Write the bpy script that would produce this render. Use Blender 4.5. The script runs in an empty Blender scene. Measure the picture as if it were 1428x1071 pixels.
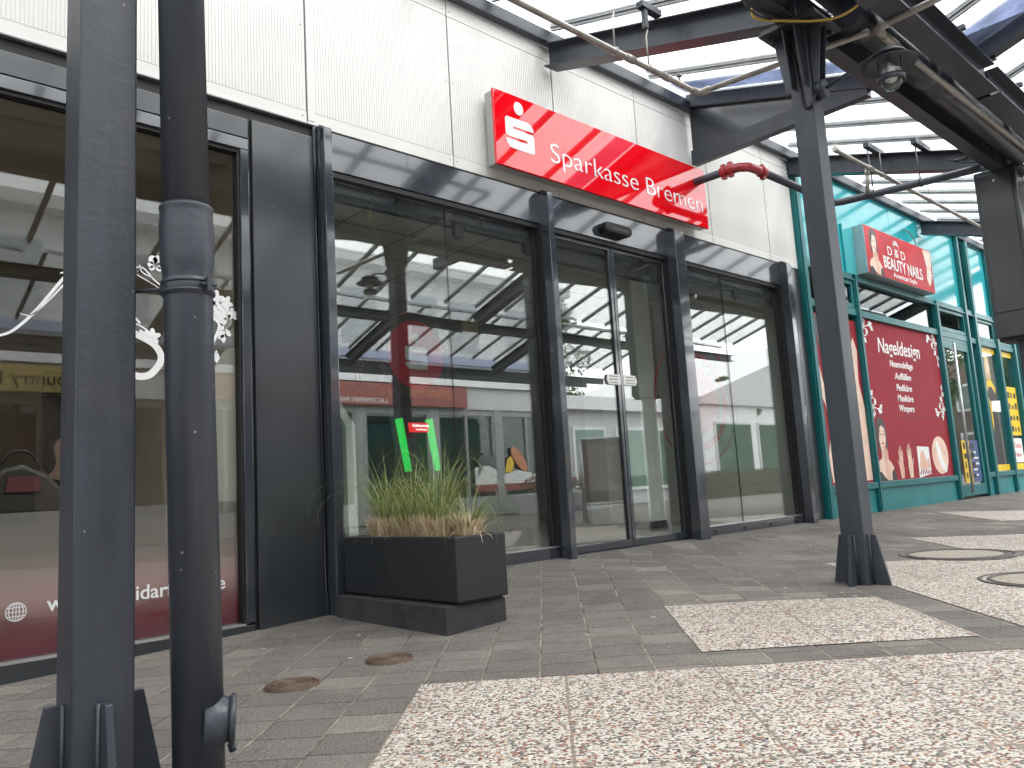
import bpy, bmesh, math, random
from mathutils import Vector, Matrix
random.seed(7)
R = math.radians
scene = bpy.context.scene
COL = scene.collection

# ------------------------------------------------------------------ camera, sky, sun, exposure
CAM = Vector((0.0, -3.9, 0.6))
cam_d = bpy.data.cameras.new('camera'); cam = bpy.data.objects.new('camera', cam_d); COL.objects.link(cam)
cam_d.sensor_fit = 'HORIZONTAL'; cam_d.sensor_width = 36.0
cam_d.lens = 36.0 * 1108.37 / 1428.0
cam_d.clip_start = 0.05; cam_d.clip_end = 2000
_yaw, _pit, _rol = R(42.8986), R(7.6385), R(-3.4265)
_f = Vector((math.sin(_yaw)*math.cos(_pit), math.cos(_yaw)*math.cos(_pit), math.sin(_pit)))
_r = Vector((math.cos(_yaw), -math.sin(_yaw), 0)); _u = _r.cross(_f)
_r2 = math.cos(_rol)*_r + math.sin(_rol)*_u; _u2 = -math.sin(_rol)*_r + math.cos(_rol)*_u
cam.matrix_world = Matrix(((_r2.x, _u2.x, -_f.x, CAM.x), (_r2.y, _u2.y, -_f.y, CAM.y), (_r2.z, _u2.z, -_f.z, CAM.z), (0, 0, 0, 1)))
scene.camera = cam

SUN_EL, SUN_AZ = R(52), R(150)      # azimuth of the sun from +Y, clockwise
world = bpy.data.worlds.new('World'); scene.world = world; world.use_nodes = True
wn = world.node_tree; wn.nodes.clear()
wo = wn.nodes.new('ShaderNodeOutputWorld'); wb = wn.nodes.new('ShaderNodeBackground')
sky = wn.nodes.new('ShaderNodeTexSky'); sky.sky_type = 'NISHITA'; sky.sun_disc = False
sky.sun_elevation = SUN_EL; sky.sun_rotation = SUN_AZ; sky.air_density = 1.0; sky.dust_density = 2.0
tc = wn.nodes.new('ShaderNodeTexCoord'); ns = wn.nodes.new('ShaderNodeTexNoise')
ns.inputs['Scale'].default_value = 2.2; ns.inputs['Detail'].default_value = 5
mr = wn.nodes.new('ShaderNodeMapRange'); mr.inputs[1].default_value = 0.35; mr.inputs[2].default_value = 0.6
mr.inputs[3].default_value = 0.62; mr.inputs[4].default_value = 0.97
mx = wn.nodes.new('ShaderNodeMix'); mx.data_type = 'RGBA'
mx.inputs[7].default_value = (17.3, 17.6, 17.9, 1)       # bright thin overcast
wn.links.new(tc.outputs['Generated'], ns.inputs['Vector']); wn.links.new(ns.outputs['Fac'], mr.inputs[0])
wn.links.new(mr.outputs[0], mx.inputs[0]); wn.links.new(sky.outputs[0], mx.inputs[6])
wn.links.new(mx.outputs[2], wb.inputs['Color']); wn.links.new(wb.outputs[0], wo.inputs['Surface'])
wb.inputs['Strength'].default_value = 0.13

sun_d = bpy.data.lights.new('sun', 'SUN'); sun = bpy.data.objects.new('sun', sun_d); COL.objects.link(sun)
sun_d.energy = 0.8; sun_d.angle = R(16); sun_d.color = (1.0, 0.96, 0.9)
_sd = Vector((math.sin(SUN_AZ)*math.cos(SUN_EL), math.cos(SUN_AZ)*math.cos(SUN_EL), math.sin(SUN_EL)))
sun.rotation_euler = _sd.to_track_quat('Z', 'Y').to_euler()

scene.view_settings.view_transform = 'Standard'; scene.view_settings.look = 'None'
scene.view_settings.exposure = 1.2; scene.view_settings.gamma = 1.0
scene.cycles.max_bounces = 10; scene.cycles.transparent_max_bounces = 24
scene.cycles.diffuse_bounces = 4; scene.cycles.glossy_bounces = 5

# ------------------------------------------------------------------ ground profile
_GX = [(-30, -.06), (.7, -.057), (2.2, .006), (3.4, .125), (200, .125)]
def ground_z(x, y):
    g = _GX[0][1]
    for (x0, z0), (x1, z1) in zip(_GX, _GX[1:]):
        if x >= x0: g = z0 + (z1-z0)*min(1, (x-x0)/(x1-x0))
    return -.025 + (g+.025)*math.exp(min(y, 0)/1.55)

# ------------------------------------------------------------------ materials
def nodes(name):
    m = bpy.data.materials.new(name); m.use_nodes = True
    nt = m.node_tree; nt.nodes.clear()
    return m, nt, nt.nodes.new('ShaderNodeOutputMaterial')
def N(nt, t, **kw):
    n = nt.nodes.new(t)
    for k, v in kw.items(): setattr(n, k, v)
    return n
def math_n(nt, op, a, b=None, c=None):
    n = nt.nodes.new('ShaderNodeMath'); n.operation = op
    for i, v in enumerate((a, b, c)):
        if v is None: continue
        if isinstance(v, (int, float)): n.inputs[i].default_value = v
        else: nt.links.new(v, n.inputs[i])
    return n.outputs[0]
def mix_c(nt, f, a, b, mode='MIX'):
    n = nt.nodes.new('ShaderNodeMix'); n.data_type = 'RGBA'; n.blend_type = mode
    for i, v in ((0, f), (6, a), (7, b)):
        if isinstance(v, (int, float)): n.inputs[i].default_value = v
        elif isinstance(v, tuple): n.inputs[i].default_value = v if len(v) == 4 else (*v, 1)
        else: nt.links.new(v, n.inputs[i])
    return n.outputs[2]
def ramp(nt, fac, stops, interp='LINEAR'):
    n = nt.nodes.new('ShaderNodeValToRGB'); n.color_ramp.interpolation = interp
    e = n.color_ramp.elements
    while len(e) < len(stops): e.new(0.5)
    for el, (p, c) in zip(e, stops): el.position = p; el.color = (*c, 1)
    nt.links.new(fac, n.inputs[0]); return n.outputs[0]
def noise(nt, vec, scale, detail=4, rough=.55, out='Fac'):
    n = nt.nodes.new('ShaderNodeTexNoise'); n.inputs['Scale'].default_value = scale
    n.inputs['Detail'].default_value = detail; n.inputs['Roughness'].default_value = rough
    if vec is not None: nt.links.new(vec, n.inputs['Vector'])
    return n.outputs[out]
def bump(nt, h, strength, dist=.01):
    n = nt.nodes.new('ShaderNodeBump'); n.inputs['Strength'].default_value = strength; n.inputs['Distance'].default_value = dist
    nt.links.new(h, n.inputs['Height']); return n.outputs[0]
def pm(name, col, rough=.5, metal=0., var=.12, scale=6., bmp=.0, bscale=60., spec=.5, coat=0., stretch=None, dirt=0.):
    """painted / plain surface with slight mottling of tone and gloss"""
    m, nt, out = nodes(name)
    p = N(nt, 'ShaderNodeBsdfPrincipled'); tcn = N(nt, 'ShaderNodeTexCoord')
    vec = tcn.outputs['Object']
    if stretch:
        mp = N(nt, 'ShaderNodeMapping'); mp.inputs['Scale'].default_value = stretch
        nt.links.new(vec, mp.inputs['Vector']); vec = mp.outputs[0]
    n1 = noise(nt, vec, scale)
    a = tuple(max(0, c*(1-var)) for c in col); b = tuple(min(1, c*(1+var)) for c in col)
    c = ramp(nt, n1, [(.3, a), (.7, b)])
    if dirt:
        d = noise(nt, vec, scale*4.5, 6, .7)
        k = ramp(nt, d, [(.62, (0, 0, 0)), (.74, (dirt, dirt, dirt))])
        c = mix_c(nt, k, c, (.22, .2, .17))
    nt.links.new(c, p.inputs['Base Color'])
    rr = N(nt, 'ShaderNodeMapRange'); nt.links.new(noise(nt, vec, scale*2.3), rr.inputs[0])
    dr = min(.09, rough*.35); rr.inputs[3].default_value = max(.02, rough-dr); rr.inputs[4].default_value = min(1, rough+dr)
    nt.links.new(rr.outputs[0], p.inputs['Roughness'])
    p.inputs['Metallic'].default_value = metal; p.inputs['Specular IOR Level'].default_value = spec
    p.inputs['Coat Weight'].default_value = coat; p.inputs['Coat Roughness'].default_value = .03 if rough < .1 else (.04 if rough < .15 else .14)
    if bmp: nt.links.new(bump(nt, noise(nt, vec, bscale, 3), bmp, .004), p.inputs['Normal'])
    nt.links.new(p.outputs[0], out.inputs[0]); return m
def glass(name, f0=.11, tint=(.80, .84, .82), dirt=0., dirt_col=(.6, .6, .58), wave=.0):
    """thin pane: see-through and mirroring, more mirror-like at a flat angle"""
    m, nt, out = nodes(name)
    lw = N(nt, 'ShaderNodeLayerWeight'); lw.inputs['Blend'].default_value = .5
    p5 = math_n(nt, 'POWER', lw.outputs['Facing'], 5.0)
    fr = math_n(nt, 'MULTIPLY_ADD', p5, 1-f0, f0)
    tr = N(nt, 'ShaderNodeBsdfTransparent'); tr.inputs[0].default_value = (*tint, 1)
    gl = N(nt, 'ShaderNodeBsdfGlossy'); gl.inputs['Roughness'].default_value = 0.0
    gl.inputs['Color'].default_value = (.97, .99, .98, 1)
    tcn = N(nt, 'ShaderNodeTexCoord')
    if wave: nt.links.new(bump(nt, noise(nt, tcn.outputs['Object'], 1.6, 1), wave, .02), gl.inputs['Normal'])
    s = tr.outputs[0]
    if dirt:
        df = N(nt, 'ShaderNodeBsdfTranslucent'); df.inputs[0].default_value = (*dirt_col, 1)
        dd = N(nt, 'ShaderNodeBsdfDiffuse'); dd.inputs[0].default_value = (*dirt_col, 1)
        ad = N(nt, 'ShaderNodeMixShader'); nt.links.new(df.outputs[0], ad.inputs[1]); nt.links.new(dd.outputs[0], ad.inputs[2])
        ad.inputs[0].default_value = .3
        mp = N(nt, 'ShaderNodeMapping'); mp.inputs['Scale'].default_value = (2.2, .5, 1); nt.links.new(tcn.outputs['Object'], mp.inputs[0])
        k = ramp(nt, noise(nt, mp.outputs[0], 9, 8, .7), [(.35, (dirt*.4,)*3), (.75, (dirt,)*3)])
        ms = N(nt, 'ShaderNodeMixShader'); nt.links.new(k, ms.inputs[0]); nt.links.new(s, ms.inputs[1]); nt.links.new(ad.outputs[0], ms.inputs[2]); s = ms.outputs[0]
    mix = N(nt, 'ShaderNodeMixShader'); nt.links.new(fr, mix.inputs[0]); nt.links.new(s, mix.inputs[1]); nt.links.new(gl.outputs[0], mix.inputs[2])
    nt.links.new(mix.outputs[0], out.inputs[0]); return m
def film(name, col, alpha, rough=.6):
    """see-through coloured foil"""
    m, nt, out = nodes(name)
    tr = N(nt, 'ShaderNodeBsdfTransparent'); tr.inputs[0].default_value = (*[.35+.65*c for c in col], 1)
    d = N(nt, 'ShaderNodeBsdfDiffuse'); d.inputs[0].default_value = (*col, 1)
    ms = N(nt, 'ShaderNodeMixShader'); ms.inputs[0].default_value = alpha
    nt.links.new(tr.outputs[0], ms.inputs[1]); nt.links.new(d.outputs[0], ms.inputs[2]); nt.links.new(ms.outputs[0], out.inputs[0]); return m
def glow(name, col, s):
    m, nt, out = nodes(name); e = N(nt, 'ShaderNodeEmission'); e.inputs[0].default_value = (*col, 1); e.inputs[1].default_value = s
    nt.links.new(e.outputs[0], out.inputs[0]); return m

M = {}
M['steel'] = pm('anthracite_steel_paint', (.029, .034, .044), .40, var=.16, scale=5, bmp=.12, bscale=90, dirt=.03)
M['frame'] = pm('anthracite_frame_coating', (.032, .038, .049), .13, var=.10, scale=3, spec=.9, coat=.6)
M['panel'] = pm('anthracite_sheet_metal', (.029, .034, .040), .24, var=.12, scale=2.5, spec=.7, coat=.4)
M['black'] = pm('black_rubber_and_shadow_gap', (.008, .008, .009), .6)
M['pipe'] = pm('anthracite_plastic_pipe', (.029, .034, .045), .38, var=.16, scale=4, bmp=.06, bscale=40, dirt=.03)
M['clad'] = pm('white_ribbed_cladding', (.67, .665, .64), .42, var=.05, scale=2.0, dirt=.03)
M['trim'] = pm('white_trim_sheet', (.67, .665, .64), .40, var=.03, scale=2.0, dirt=.03)
M['seam'] = pm('grey_seam', (.16, .16, .16), .6)
M['galv'] = pm('galvanised_pipe', (.36, .34, .31), .42, metal=.55, var=.22, scale=14, dirt=.15)
M['alu'] = pm('weathered_glazing_bar', (.27, .28, .29), .36, metal=.35, var=.2, scale=10, dirt=.2)
M['alul'] = pm('bright_aluminium', (.55, .56, .57), .32, metal=.7, var=.1, scale=10)
M['silver'] = pm('silver_sign_housing', (.40, .40, .39), .35, metal=.5, var=.05, scale=4)
M['redsign'] = pm('red_acrylic_sign_face', (.78, .003, .010), .035, var=.02, scale=1, spec=.6, coat=.5)
M['white'] = pm('white_vinyl', (.82, .82, .82), .4, var=.02)
M['white_gloss'] = pm('white_acrylic_letters', (.86, .86, .86), .08, var=.01, spec=.7, coat=.5)
M['redpipe'] = pm('red_coupling_paint', (.32, .035, .04), .30, var=.2, scale=12, spec=.5)
M['teal'] = pm('teal_frame_coating', (.008, .135, .145), .38, var=.08, scale=4, spec=.4)
M['tealglass'] = pm('teal_enamelled_glass', (.030, .36, .40), .14, var=.10, scale=1.2, spec=.45, coat=0)
M['tealbase'] = pm('teal_base_panel', (.016, .20, .21), .38, var=.10, scale=2.2, spec=.4, dirt=.06)
M['poster'] = pm('dark_red_poster_print', (.30, .022, .036), .65, var=.05, scale=1.5, spec=.18)
M['sign2'] = pm('red_satin_sign_print', (.46, .030, .040), .5, var=.25, scale=2.0, spec=.25)
M['skin'] = pm('printed_skin_tone', (.74, .46, .35), .4, var=.10, scale=7)
M['skin2'] = pm('printed_pale_skin_tone', (.80, .58, .46), .4, var=.08, scale=7)
M['hair'] = pm('printed_dark_hair', (.035, .018, .014), .35, var=.3, scale=14)
M['blond'] = pm('printed_blond_hair', (.60, .44, .24), .4, var=.2, scale=20)
M['lips'] = pm('printed_red', (.50, .03, .05), .4)
M['ink'] = pm('black_print', (.012, .012, .013), .4, var=.2, scale=20)
M['yellow'] = pm('yellow_foil', (.80, .52, .01), .35, var=.06, scale=3)
M['blue'] = pm('blue_print', (.05, .09, .22), .4, var=.4, scale=12)
M['paper'] = pm('white_paper', (.78, .78, .76), .6, var=.05)
M['concrete'] = pm('dark_concrete_plinth', (.036, .036, .040), .8, var=.30, scale=9, bmp=.5, bscale=70, dirt=.10)
M['planter'] = pm('anthracite_planter_sheet', (.022, .025, .029), .36, var=.14, scale=5, dirt=.035, spec=.5, bmp=.05, bscale=9)
M['soil'] = pm('dry_soil', (.035, .025, .018), .95, var=.5, scale=40, bmp=.9, bscale=60)
M['iron'] = pm('rusty_cast_iron', (.105, .068, .048), .6, metal=.3, var=.35, scale=30, bmp=.4, bscale=150)
M['ironring'] = pm('grey_cast_iron', (.075, .066, .060), .55, metal=.4, var=.3, scale=25, bmp=.4, bscale=120)
M['cover_fill'] = pm('manhole_concrete_infill', (.30, .265, .215), .85, var=.5, scale=70, bmp=.6, bscale=120, dirt=.3)
M['plaster'] = pm('white_render_wall', (.82, .82, .83), .8, var=.05, scale=1.2, dirt=.05)
M['lilac'] = pm('pale_blue_roof_sheet', (.30, .34, .47), .5, var=.08, scale=2)
M['greywall'] = pm('light_grey_wall', (.60, .60, .60), .7, var=.06, scale=1.5)
M['int_wall'] = pm('bank_interior_wall', (.66, .66, .60), .8, var=.06, scale=1)
M['int_ceil'] = pm('interior_ceiling_tile', (.30, .30, .27), .85, var=.06, scale=1)
M['int_floor'] = pm('grey_stone_floor', (.30, .30, .285), .35, var=.12, scale=5)
M['pillar'] = pm('pale_interior_pillar', (.82, .86, .81), .6, var=.03)
M['salon_wall'] = pm('beige_salon_wall', (.42, .35, .27), .8, var=.05)
M['salon_dark'] = pm('dark_salon_furniture', (.03, .025, .025), .35, var=.2)
M['salon_red'] = pm('dull_red_fabric', (.10, .025, .028), .8, var=.2)
M['radiator'] = pm('white_radiator_enamel', (.78, .76, .74), .35, var=.03)
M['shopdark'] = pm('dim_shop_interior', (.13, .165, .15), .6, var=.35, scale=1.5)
M['glass'] = glass('shop_window_glass', .16, (.97, .985, .965), dirt=.05, dirt_col=(.5, .52, .5), wave=.0025)  # thin dust film, made milky to paint haze over the dark panes
M['glass_salon'] = glass('salon_window_glass', .058, (.92, .93, .91), wave=.0025)
M['glass_teal'] = glass('vent_window_glass', .05, (.50, .55, .55), wave=.003)
M['opp_glass'] = glass('greenish_shop_glass', .07, (.62, .72, .68))
M['glass_roof'] = glass('dirty_roof_glass', .05, (.93, .935, .93), dirt=.22, dirt_col=(.78, .80, .80))
M['glass_lamp'] = glass('lamp_glass', .07, (.92, .94, .94), dirt=.12)
M['redfilm'] = film('red_window_foil', (.20, .004, .010), .85)
M['redfilm_r'] = film('red_ring_foil', (.22, .005, .012), .88)
M['greyfilm'] = film('pale_window_foil', (.30, .30, .28), .85)
M['frost'] = film('frosted_window_foil', (.62, .60, .57), .62)
M['line'] = pm('dark_red_foil_line', (.10, .004, .008), .5)
M['green'] = glow('green_cash_machine_light', (.02, .50, .07), .72)
M['redscreen'] = glow('red_lit_display', (.60, .02, .02), .8)
M['whitelit'] = glow('white_lit_letters', (1, .95, .95), .9)
M['amber'] = pm('yellowish_interior_notice', (.46, .36, .17), .5, var=.1)
M['cable'] = pm('black_cable', (.010, .010, .011), .45)
M['ycable'] = pm('yellow_cable', (.52, .36, .07), .5)
M['bulb'] = pm('white_bulb', (.8, .8, .78), .3)
M['brick'] = pm('dark_brick_wall', (.13, .10, .085), .8, var=.25, scale=5)
M['gum'] = pm('old_chewing_gum', (.36, .34, .31), .8)
M['bark'] = pm('grey_brown_bark', (.09, .07, .05), .9, var=.3, scale=12, bmp=.6)
M['berry'] = pm('berry_print', (.30, .03, .06), .4, var=.6, scale=20)
M['waffle'] = pm('waffle_print', (.55, .33, .11), .5, var=.35, scale=14)
M['salmon'] = pm('salmon_print', (.62, .24, .12), .5, var=.25, scale=12)
M['cloth'] = pm('dark_clothing', (.02, .02, .024), .9, var=.2)
M['blind'] = pm('window_blind', (.38, .42, .46), .45, var=.1, scale=3, spec=.6)
M['oppyellow'] = pm('dull_yellow_sign_board', (.40, .30, .10), .5, var=.06)
M['shopframe'] = pm('pale_grey_shop_frame', (.34, .35, .34), .6, var=.06)  # greyed in the colour to stand for shade under the opposite canopy
M['redsign2'] = pm('dull_red_sign_board', (.30, .085, .07), .4, var=.06)
M['board_print'] = pm('grey_red_price_list', (.20, .15, .15), .5, var=.12)
M['geranium'] = pm('red_geranium_petals', (.42, .015, .02), .6, var=.2)

def worn_steel(name, col, rough):
    m, nt, out = nodes(name); p = N(nt, 'ShaderNodeBsdfPrincipled'); tcn = N(nt, 'ShaderNodeTexCoord'); vec = tcn.outputs['Object']
    mp = N(nt, 'ShaderNodeMapping'); mp.inputs['Scale'].default_value = (9, 9, .7); nt.links.new(vec, mp.inputs[0])
    st = noise(nt, mp.outputs[0], 2.2, 5, .6); mo = noise(nt, vec, 6, 4)
    c = ramp(nt, st, [(.3, tuple(q*.80 for q in col)), (.72, tuple(q*1.30 for q in col))])
    c = mix_c(nt, .5, c, ramp(nt, mo, [(.3, (.42, .42, .42)), (.7, (.58, .58, .58))]), 'OVERLAY')
    dust = ramp(nt, noise(nt, vec, 3.2, 6, .7), [(.55, (0, 0, 0)), (.78, (.16, .16, .16))]); c = mix_c(nt, dust, c, (.15, .14, .125))
    v = N(nt, 'ShaderNodeTexVoronoi'); v.inputs['Scale'].default_value = 42; nt.links.new(vec, v.inputs['Vector'])
    sc = N(nt, 'ShaderNodeSeparateColor'); nt.links.new(v.outputs['Color'], sc.inputs[0])
    chip = math_n(nt, 'MULTIPLY', math_n(nt, 'LESS_THAN', v.outputs['Distance'], math_n(nt, 'MULTIPLY', noise(nt, vec, 160, 2), .30)), math_n(nt, 'GREATER_THAN', sc.outputs[0], .955))
    c = mix_c(nt, math_n(nt, 'MULTIPLY', chip, .75), c, (.34, .33, .32))
    nt.links.new(c, p.inputs['Base Color'])
    rr = N(nt, 'ShaderNodeMapRange'); nt.links.new(st, rr.inputs[0]); rr.inputs[3].default_value = rough-.08; rr.inputs[4].default_value = rough+.14; nt.links.new(rr.outputs[0], p.inputs['Roughness'])
    h = math_n(nt, 'ADD', noise(nt, vec, 70, 3), math_n(nt, 'MULTIPLY', noise(nt, vec, 12, 2), 1.2))
    nt.links.new(bump(nt, h, .16, .006), p.inputs['Normal']); p.inputs['Specular IOR Level'].default_value = .5
    nt.links.new(p.outputs[0], out.inputs[0]); return m
M['steel'] = worn_steel('anthracite_steel_paint', (.036, .042, .055), .38)
M['pipe'] = worn_steel('anthracite_plastic_pipe', (.042, .049, .064), .34)
def tinted(name, col):
    m, nt, out = nodes(name); tr = N(nt, 'ShaderNodeBsdfTransparent'); tcn = N(nt, 'ShaderNodeTexCoord')
    nt.links.new(ramp(nt, noise(nt, tcn.outputs['Object'], 5, 5), [(.3, tuple(c*.8 for c in col)), (.7, tuple(c*1.25 for c in col))]), tr.inputs[0]); nt.links.new(tr.outputs[0], out.inputs[0]); return m
M['bluestrip'] = tinted('pale_blue_roof_strip', (.30, .33, .42))
def leaf_mat(name, c1, c2, c3):
    m, nt, out = nodes(name); p = N(nt, 'ShaderNodeBsdfPrincipled'); g = N(nt, 'ShaderNodeNewGeometry')
    c = ramp(nt, g.outputs['Random Per Island'], [(0, c1), (.55, c2), (1, c3)])
    nt.links.new(c, p.inputs['Base Color']); p.inputs['Roughness'].default_value = .55
    t = N(nt, 'ShaderNodeBsdfTranslucent'); nt.links.new(c, t.inputs[0])
    ms = N(nt, 'ShaderNodeMixShader'); ms.inputs[0].default_value = .42
    nt.links.new(p.outputs[0], ms.inputs[1]); nt.links.new(t.outputs[0], ms.inputs[2]); nt.links.new(ms.outputs[0], out.inputs[0]); return m
M['blade'] = leaf_mat('grass_blade', (.10, .155, .025), (.22, .28, .07), (.58, .57, .33))
M['dry'] = leaf_mat('dry_grass_base', (.52, .39, .25), (.82, .68, .50), (.95, .87, .72))
M['leaf'] = leaf_mat('tree_leaf', (.025, .055, .012), (.05, .10, .022), (.09, .15, .04))
M['hedge'] = leaf_mat('hedge_leaf', (.018, .045, .010), (.04, .085, .018), (.075, .13, .035))

def uw(nt):
    """paving grid coordinates: turned 45 degrees to the shop fronts"""
    tcn = N(nt, 'ShaderNodeTexCoord'); sx = N(nt, 'ShaderNodeSeparateXYZ'); nt.links.new(tcn.outputs['Object'], sx.inputs[0])
    s = 1/math.sqrt(2)
    u = math_n(nt, 'MULTIPLY', math_n(nt, 'ADD', sx.outputs[0], sx.outputs[1]), s)
    w = math_n(nt, 'MULTIPLY', math_n(nt, 'SUBTRACT', sx.outputs[0], sx.outputs[1]), s)
    return tcn.outputs['Object'], u, w
def edge_dist(nt, v):      # distance to the nearest integer
    f = math_n(nt, 'FRACT', v); return math_n(nt, 'MINIMUM', f, math_n(nt, 'SUBTRACT', 1.0, f))
def wnoise(nt, a, b):
    n = N(nt, 'ShaderNodeTexWhiteNoise'); n.noise_dimensions = '2D'; cv = N(nt, 'ShaderNodeCombineXYZ')
    nt.links.new(a, cv.inputs[0]) if not isinstance(a, float) else None
    if not isinstance(b, float): nt.links.new(b, cv.inputs[1])
    nt.links.new(cv.outputs[0], n.inputs['Vector']); return n.outputs['Value']
def paver_mat():
    m, nt, out = nodes('dark_concrete_pavers'); p = N(nt, 'ShaderNodeBsdfPrincipled')
    vec, u, w = uw(nt)
    jit = math_n(nt, 'MULTIPLY', math_n(nt, 'SUBTRACT', noise(nt, vec, 5, 2), .5), .006)
    W = math_n(nt, 'DIVIDE', math_n(nt, 'ADD', math_n(nt, 'SUBTRACT', w, .163), jit), .1945)
    row = math_n(nt, 'FLOOR', W)
    off = wnoise(nt, row, 0.0)
    U = math_n(nt, 'ADD', math_n(nt, 'DIVIDE', math_n(nt, 'ADD', u, jit), .172), math_n(nt, 'MULTIPLY', off, 3.0))
    brick = math_n(nt, 'FLOOR', U)
    dw = math_n(nt, 'MULTIPLY', edge_dist(nt, W), .1945); du = math_n(nt, 'MULTIPLY', edge_dist(nt, U), .172)
    rnd = wnoise(nt, row, brick)
    big = noise(nt, vec, 1.1, 4, .6); fine = noise(nt, vec, 170, 3, .7); mid = noise(nt, vec, 16, 5, .6)
    c = ramp(nt, rnd, [(0, (.120, .111, .106)), (.5, (.136, .126, .121)), (.92, (.153, .143, .136)), (1, (.195, .181, .168))])
    c = mix_c(nt, .8, c, ramp(nt, fine, [(.32, (.14, .14, .14)), (.68, (.90, .87, .83))]), 'OVERLAY')
    c = mix_c(nt, .6, c, ramp(nt, big, [(.35, (.36, .36, .36)), (.68, (.66, .65, .62))]), 'OVERLAY')
    c = mix_c(nt, .35, c, ramp(nt, mid, [(.35, (.40, .40, .40)), (.70, (.64, .63, .60))]), 'OVERLAY')
    # dusty, sand-bleached patches
    pale = ramp(nt, noise(nt, vec, 2.6, 6, .65), [(.54, (0, 0, 0)), (.72, (.30, .30, .30))])
    c = mix_c(nt, pale, c, (.27, .245, .205))
    rough_w = math_n(nt, 'MULTIPLY', noise(nt, vec, 40, 2), .0055)
    jw = math_n(nt, 'LESS_THAN', dw, math_n(nt, 'MULTIPLY', rough_w, .95)); ju = math_n(nt, 'LESS_THAN', du, math_n(nt, 'MULTIPLY', rough_w, .75))
    sand = ramp(nt, noise(nt, vec, 5, 5, .7), [(.40, (.050, .043, .036)), (.60, (.34, .30, .245))])
    c = mix_c(nt, ju, c, (.035, .032, .028)); c = mix_c(nt, jw, c, sand)
    nt.links.new(c, p.inputs['Base Color'])
    p.inputs['Roughness'].default_value = .86; p.inputs['Specular IOR Level'].default_value = .3
    dmin = math_n(nt, 'MINIMUM', dw, du)
    g = N(nt, 'ShaderNodeMapRange'); nt.links.new(dmin, g.inputs[0]); g.inputs[2].default_value = .007
    h = math_n(nt, 'ADD', math_n(nt, 'ADD', g.outputs[0], math_n(nt, 'MULTIPLY', fine, .8)), math_n(nt, 'MULTIPLY', rnd, .5))
    r2 = wnoise(nt, brick, row); r3 = math_n(nt, 'FRACT', math_n(nt, 'MULTIPLY', rnd, 7.3))
    tl_ = math_n(nt, 'ADD', math_n(nt, 'MULTIPLY', math_n(nt, 'FRACT', W), math_n(nt, 'SUBTRACT', r2, .5)), math_n(nt, 'MULTIPLY', math_n(nt, 'FRACT', U), math_n(nt, 'SUBTRACT', r3, .5)))
    h = math_n(nt, 'ADD', h, math_n(nt, 'MULTIPLY', tl_, 2.6))
    nt.links.new(bump(nt, h, .55, .006), p.inputs['Normal'])
    nt.links.new(p.outputs[0], out.inputs[0]); return m
def pebble_mat():
    m, nt, out = nodes('exposed_pebble_slabs'); p = N(nt, 'ShaderNodeBsdfPrincipled')
    vec, u, w = uw(nt)
    def vor(scale, feat):
        v = N(nt, 'ShaderNodeTexVoronoi'); v.feature = feat; v.inputs['Scale'].default_value = scale; nt.links.new(vec, v.inputs['Vector']); return v
    v1 = vor(120, 'F1'); ve = vor(120, 'DISTANCE_TO_EDGE')
    sc = N(nt, 'ShaderNodeSeparateColor'); nt.links.new(v1.outputs['Color'], sc.inputs[0])
    stone = ramp(nt, sc.outputs[0], [(0, (.54, .49, .42)), (.22, (.57, .53, .48)), (.53, (.17, .040, .030)), (.62, (.25, .085, .06)),
             (.67, (.085, .088, .083)), (.79, (.17, .175, .16)), (.885, (.022, .022, .024)), (.94, (.42, .27, .15))], 'CONSTANT')
    tone = ramp(nt, sc.outputs[1], [(0, (.38, .38, .38)), (1, (.62, .62, .62))]); stone = mix_c(nt, .7, stone, tone, 'OVERLAY')
    keep = math_n(nt, 'GREATER_THAN', ve.outputs['Distance'], math_n(nt, 'ADD', math_n(nt, 'MULTIPLY', sc.outputs[2], .09), .022))
    cement = ramp(nt, noise(nt, vec, 60, 3), [(.3, (.24, .215, .185)), (.7, (.43, .39, .34))])
    c = mix_c(nt, keep, cement, stone)
    c = mix_c(nt, .5, c, ramp(nt, noise(nt, vec, 1.3, 5), [(.34, (.40, .39, .38)), (.68, (.60, .60, .60))]), 'OVERLAY')
    wob = math_n(nt, 'MULTIPLY', math_n(nt, 'SUBTRACT', noise(nt, vec, 9, 2), .5), .008)
    dj = math_n(nt, 'MINIMUM', math_n(nt, 'MULTIPLY', edge_dist(nt, math_n(nt, 'DIVIDE', math_n(nt, 'ADD', math_n(nt, 'SUBTRACT', w, 2.294), wob), .484)), .484),
             math_n(nt, 'MULTIPLY', edge_dist(nt, math_n(nt, 'DIVIDE', math_n(nt, 'ADD', math_n(nt, 'ADD', u, .016), wob), .855)), .855))
    j = math_n(nt, 'LESS_THAN', dj, .0042)
    c = mix_c(nt, math_n(nt, 'MULTIPLY', j, .8), c, (.20, .16, .12))
    nt.links.new(c, p.inputs['Base Color']); p.inputs['Roughness'].default_value = .6; p.inputs['Specular IOR Level'].default_value = .4
    h = math_n(nt, 'MULTIPLY', math_n(nt, 'MINIMUM', ve.outputs['Distance'], .25), 4.0)
    h = math_n(nt, 'SUBTRACT', h, math_n(nt, 'MULTIPLY', j, 1.5))
    nt.links.new(bump(nt, h, .45, .003), p.inputs['Normal'])
    nt.links.new(p.outputs[0], out.inputs[0]); return m
M['paver'] = paver_mat(); M['pebble'] = pebble_mat()

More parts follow.
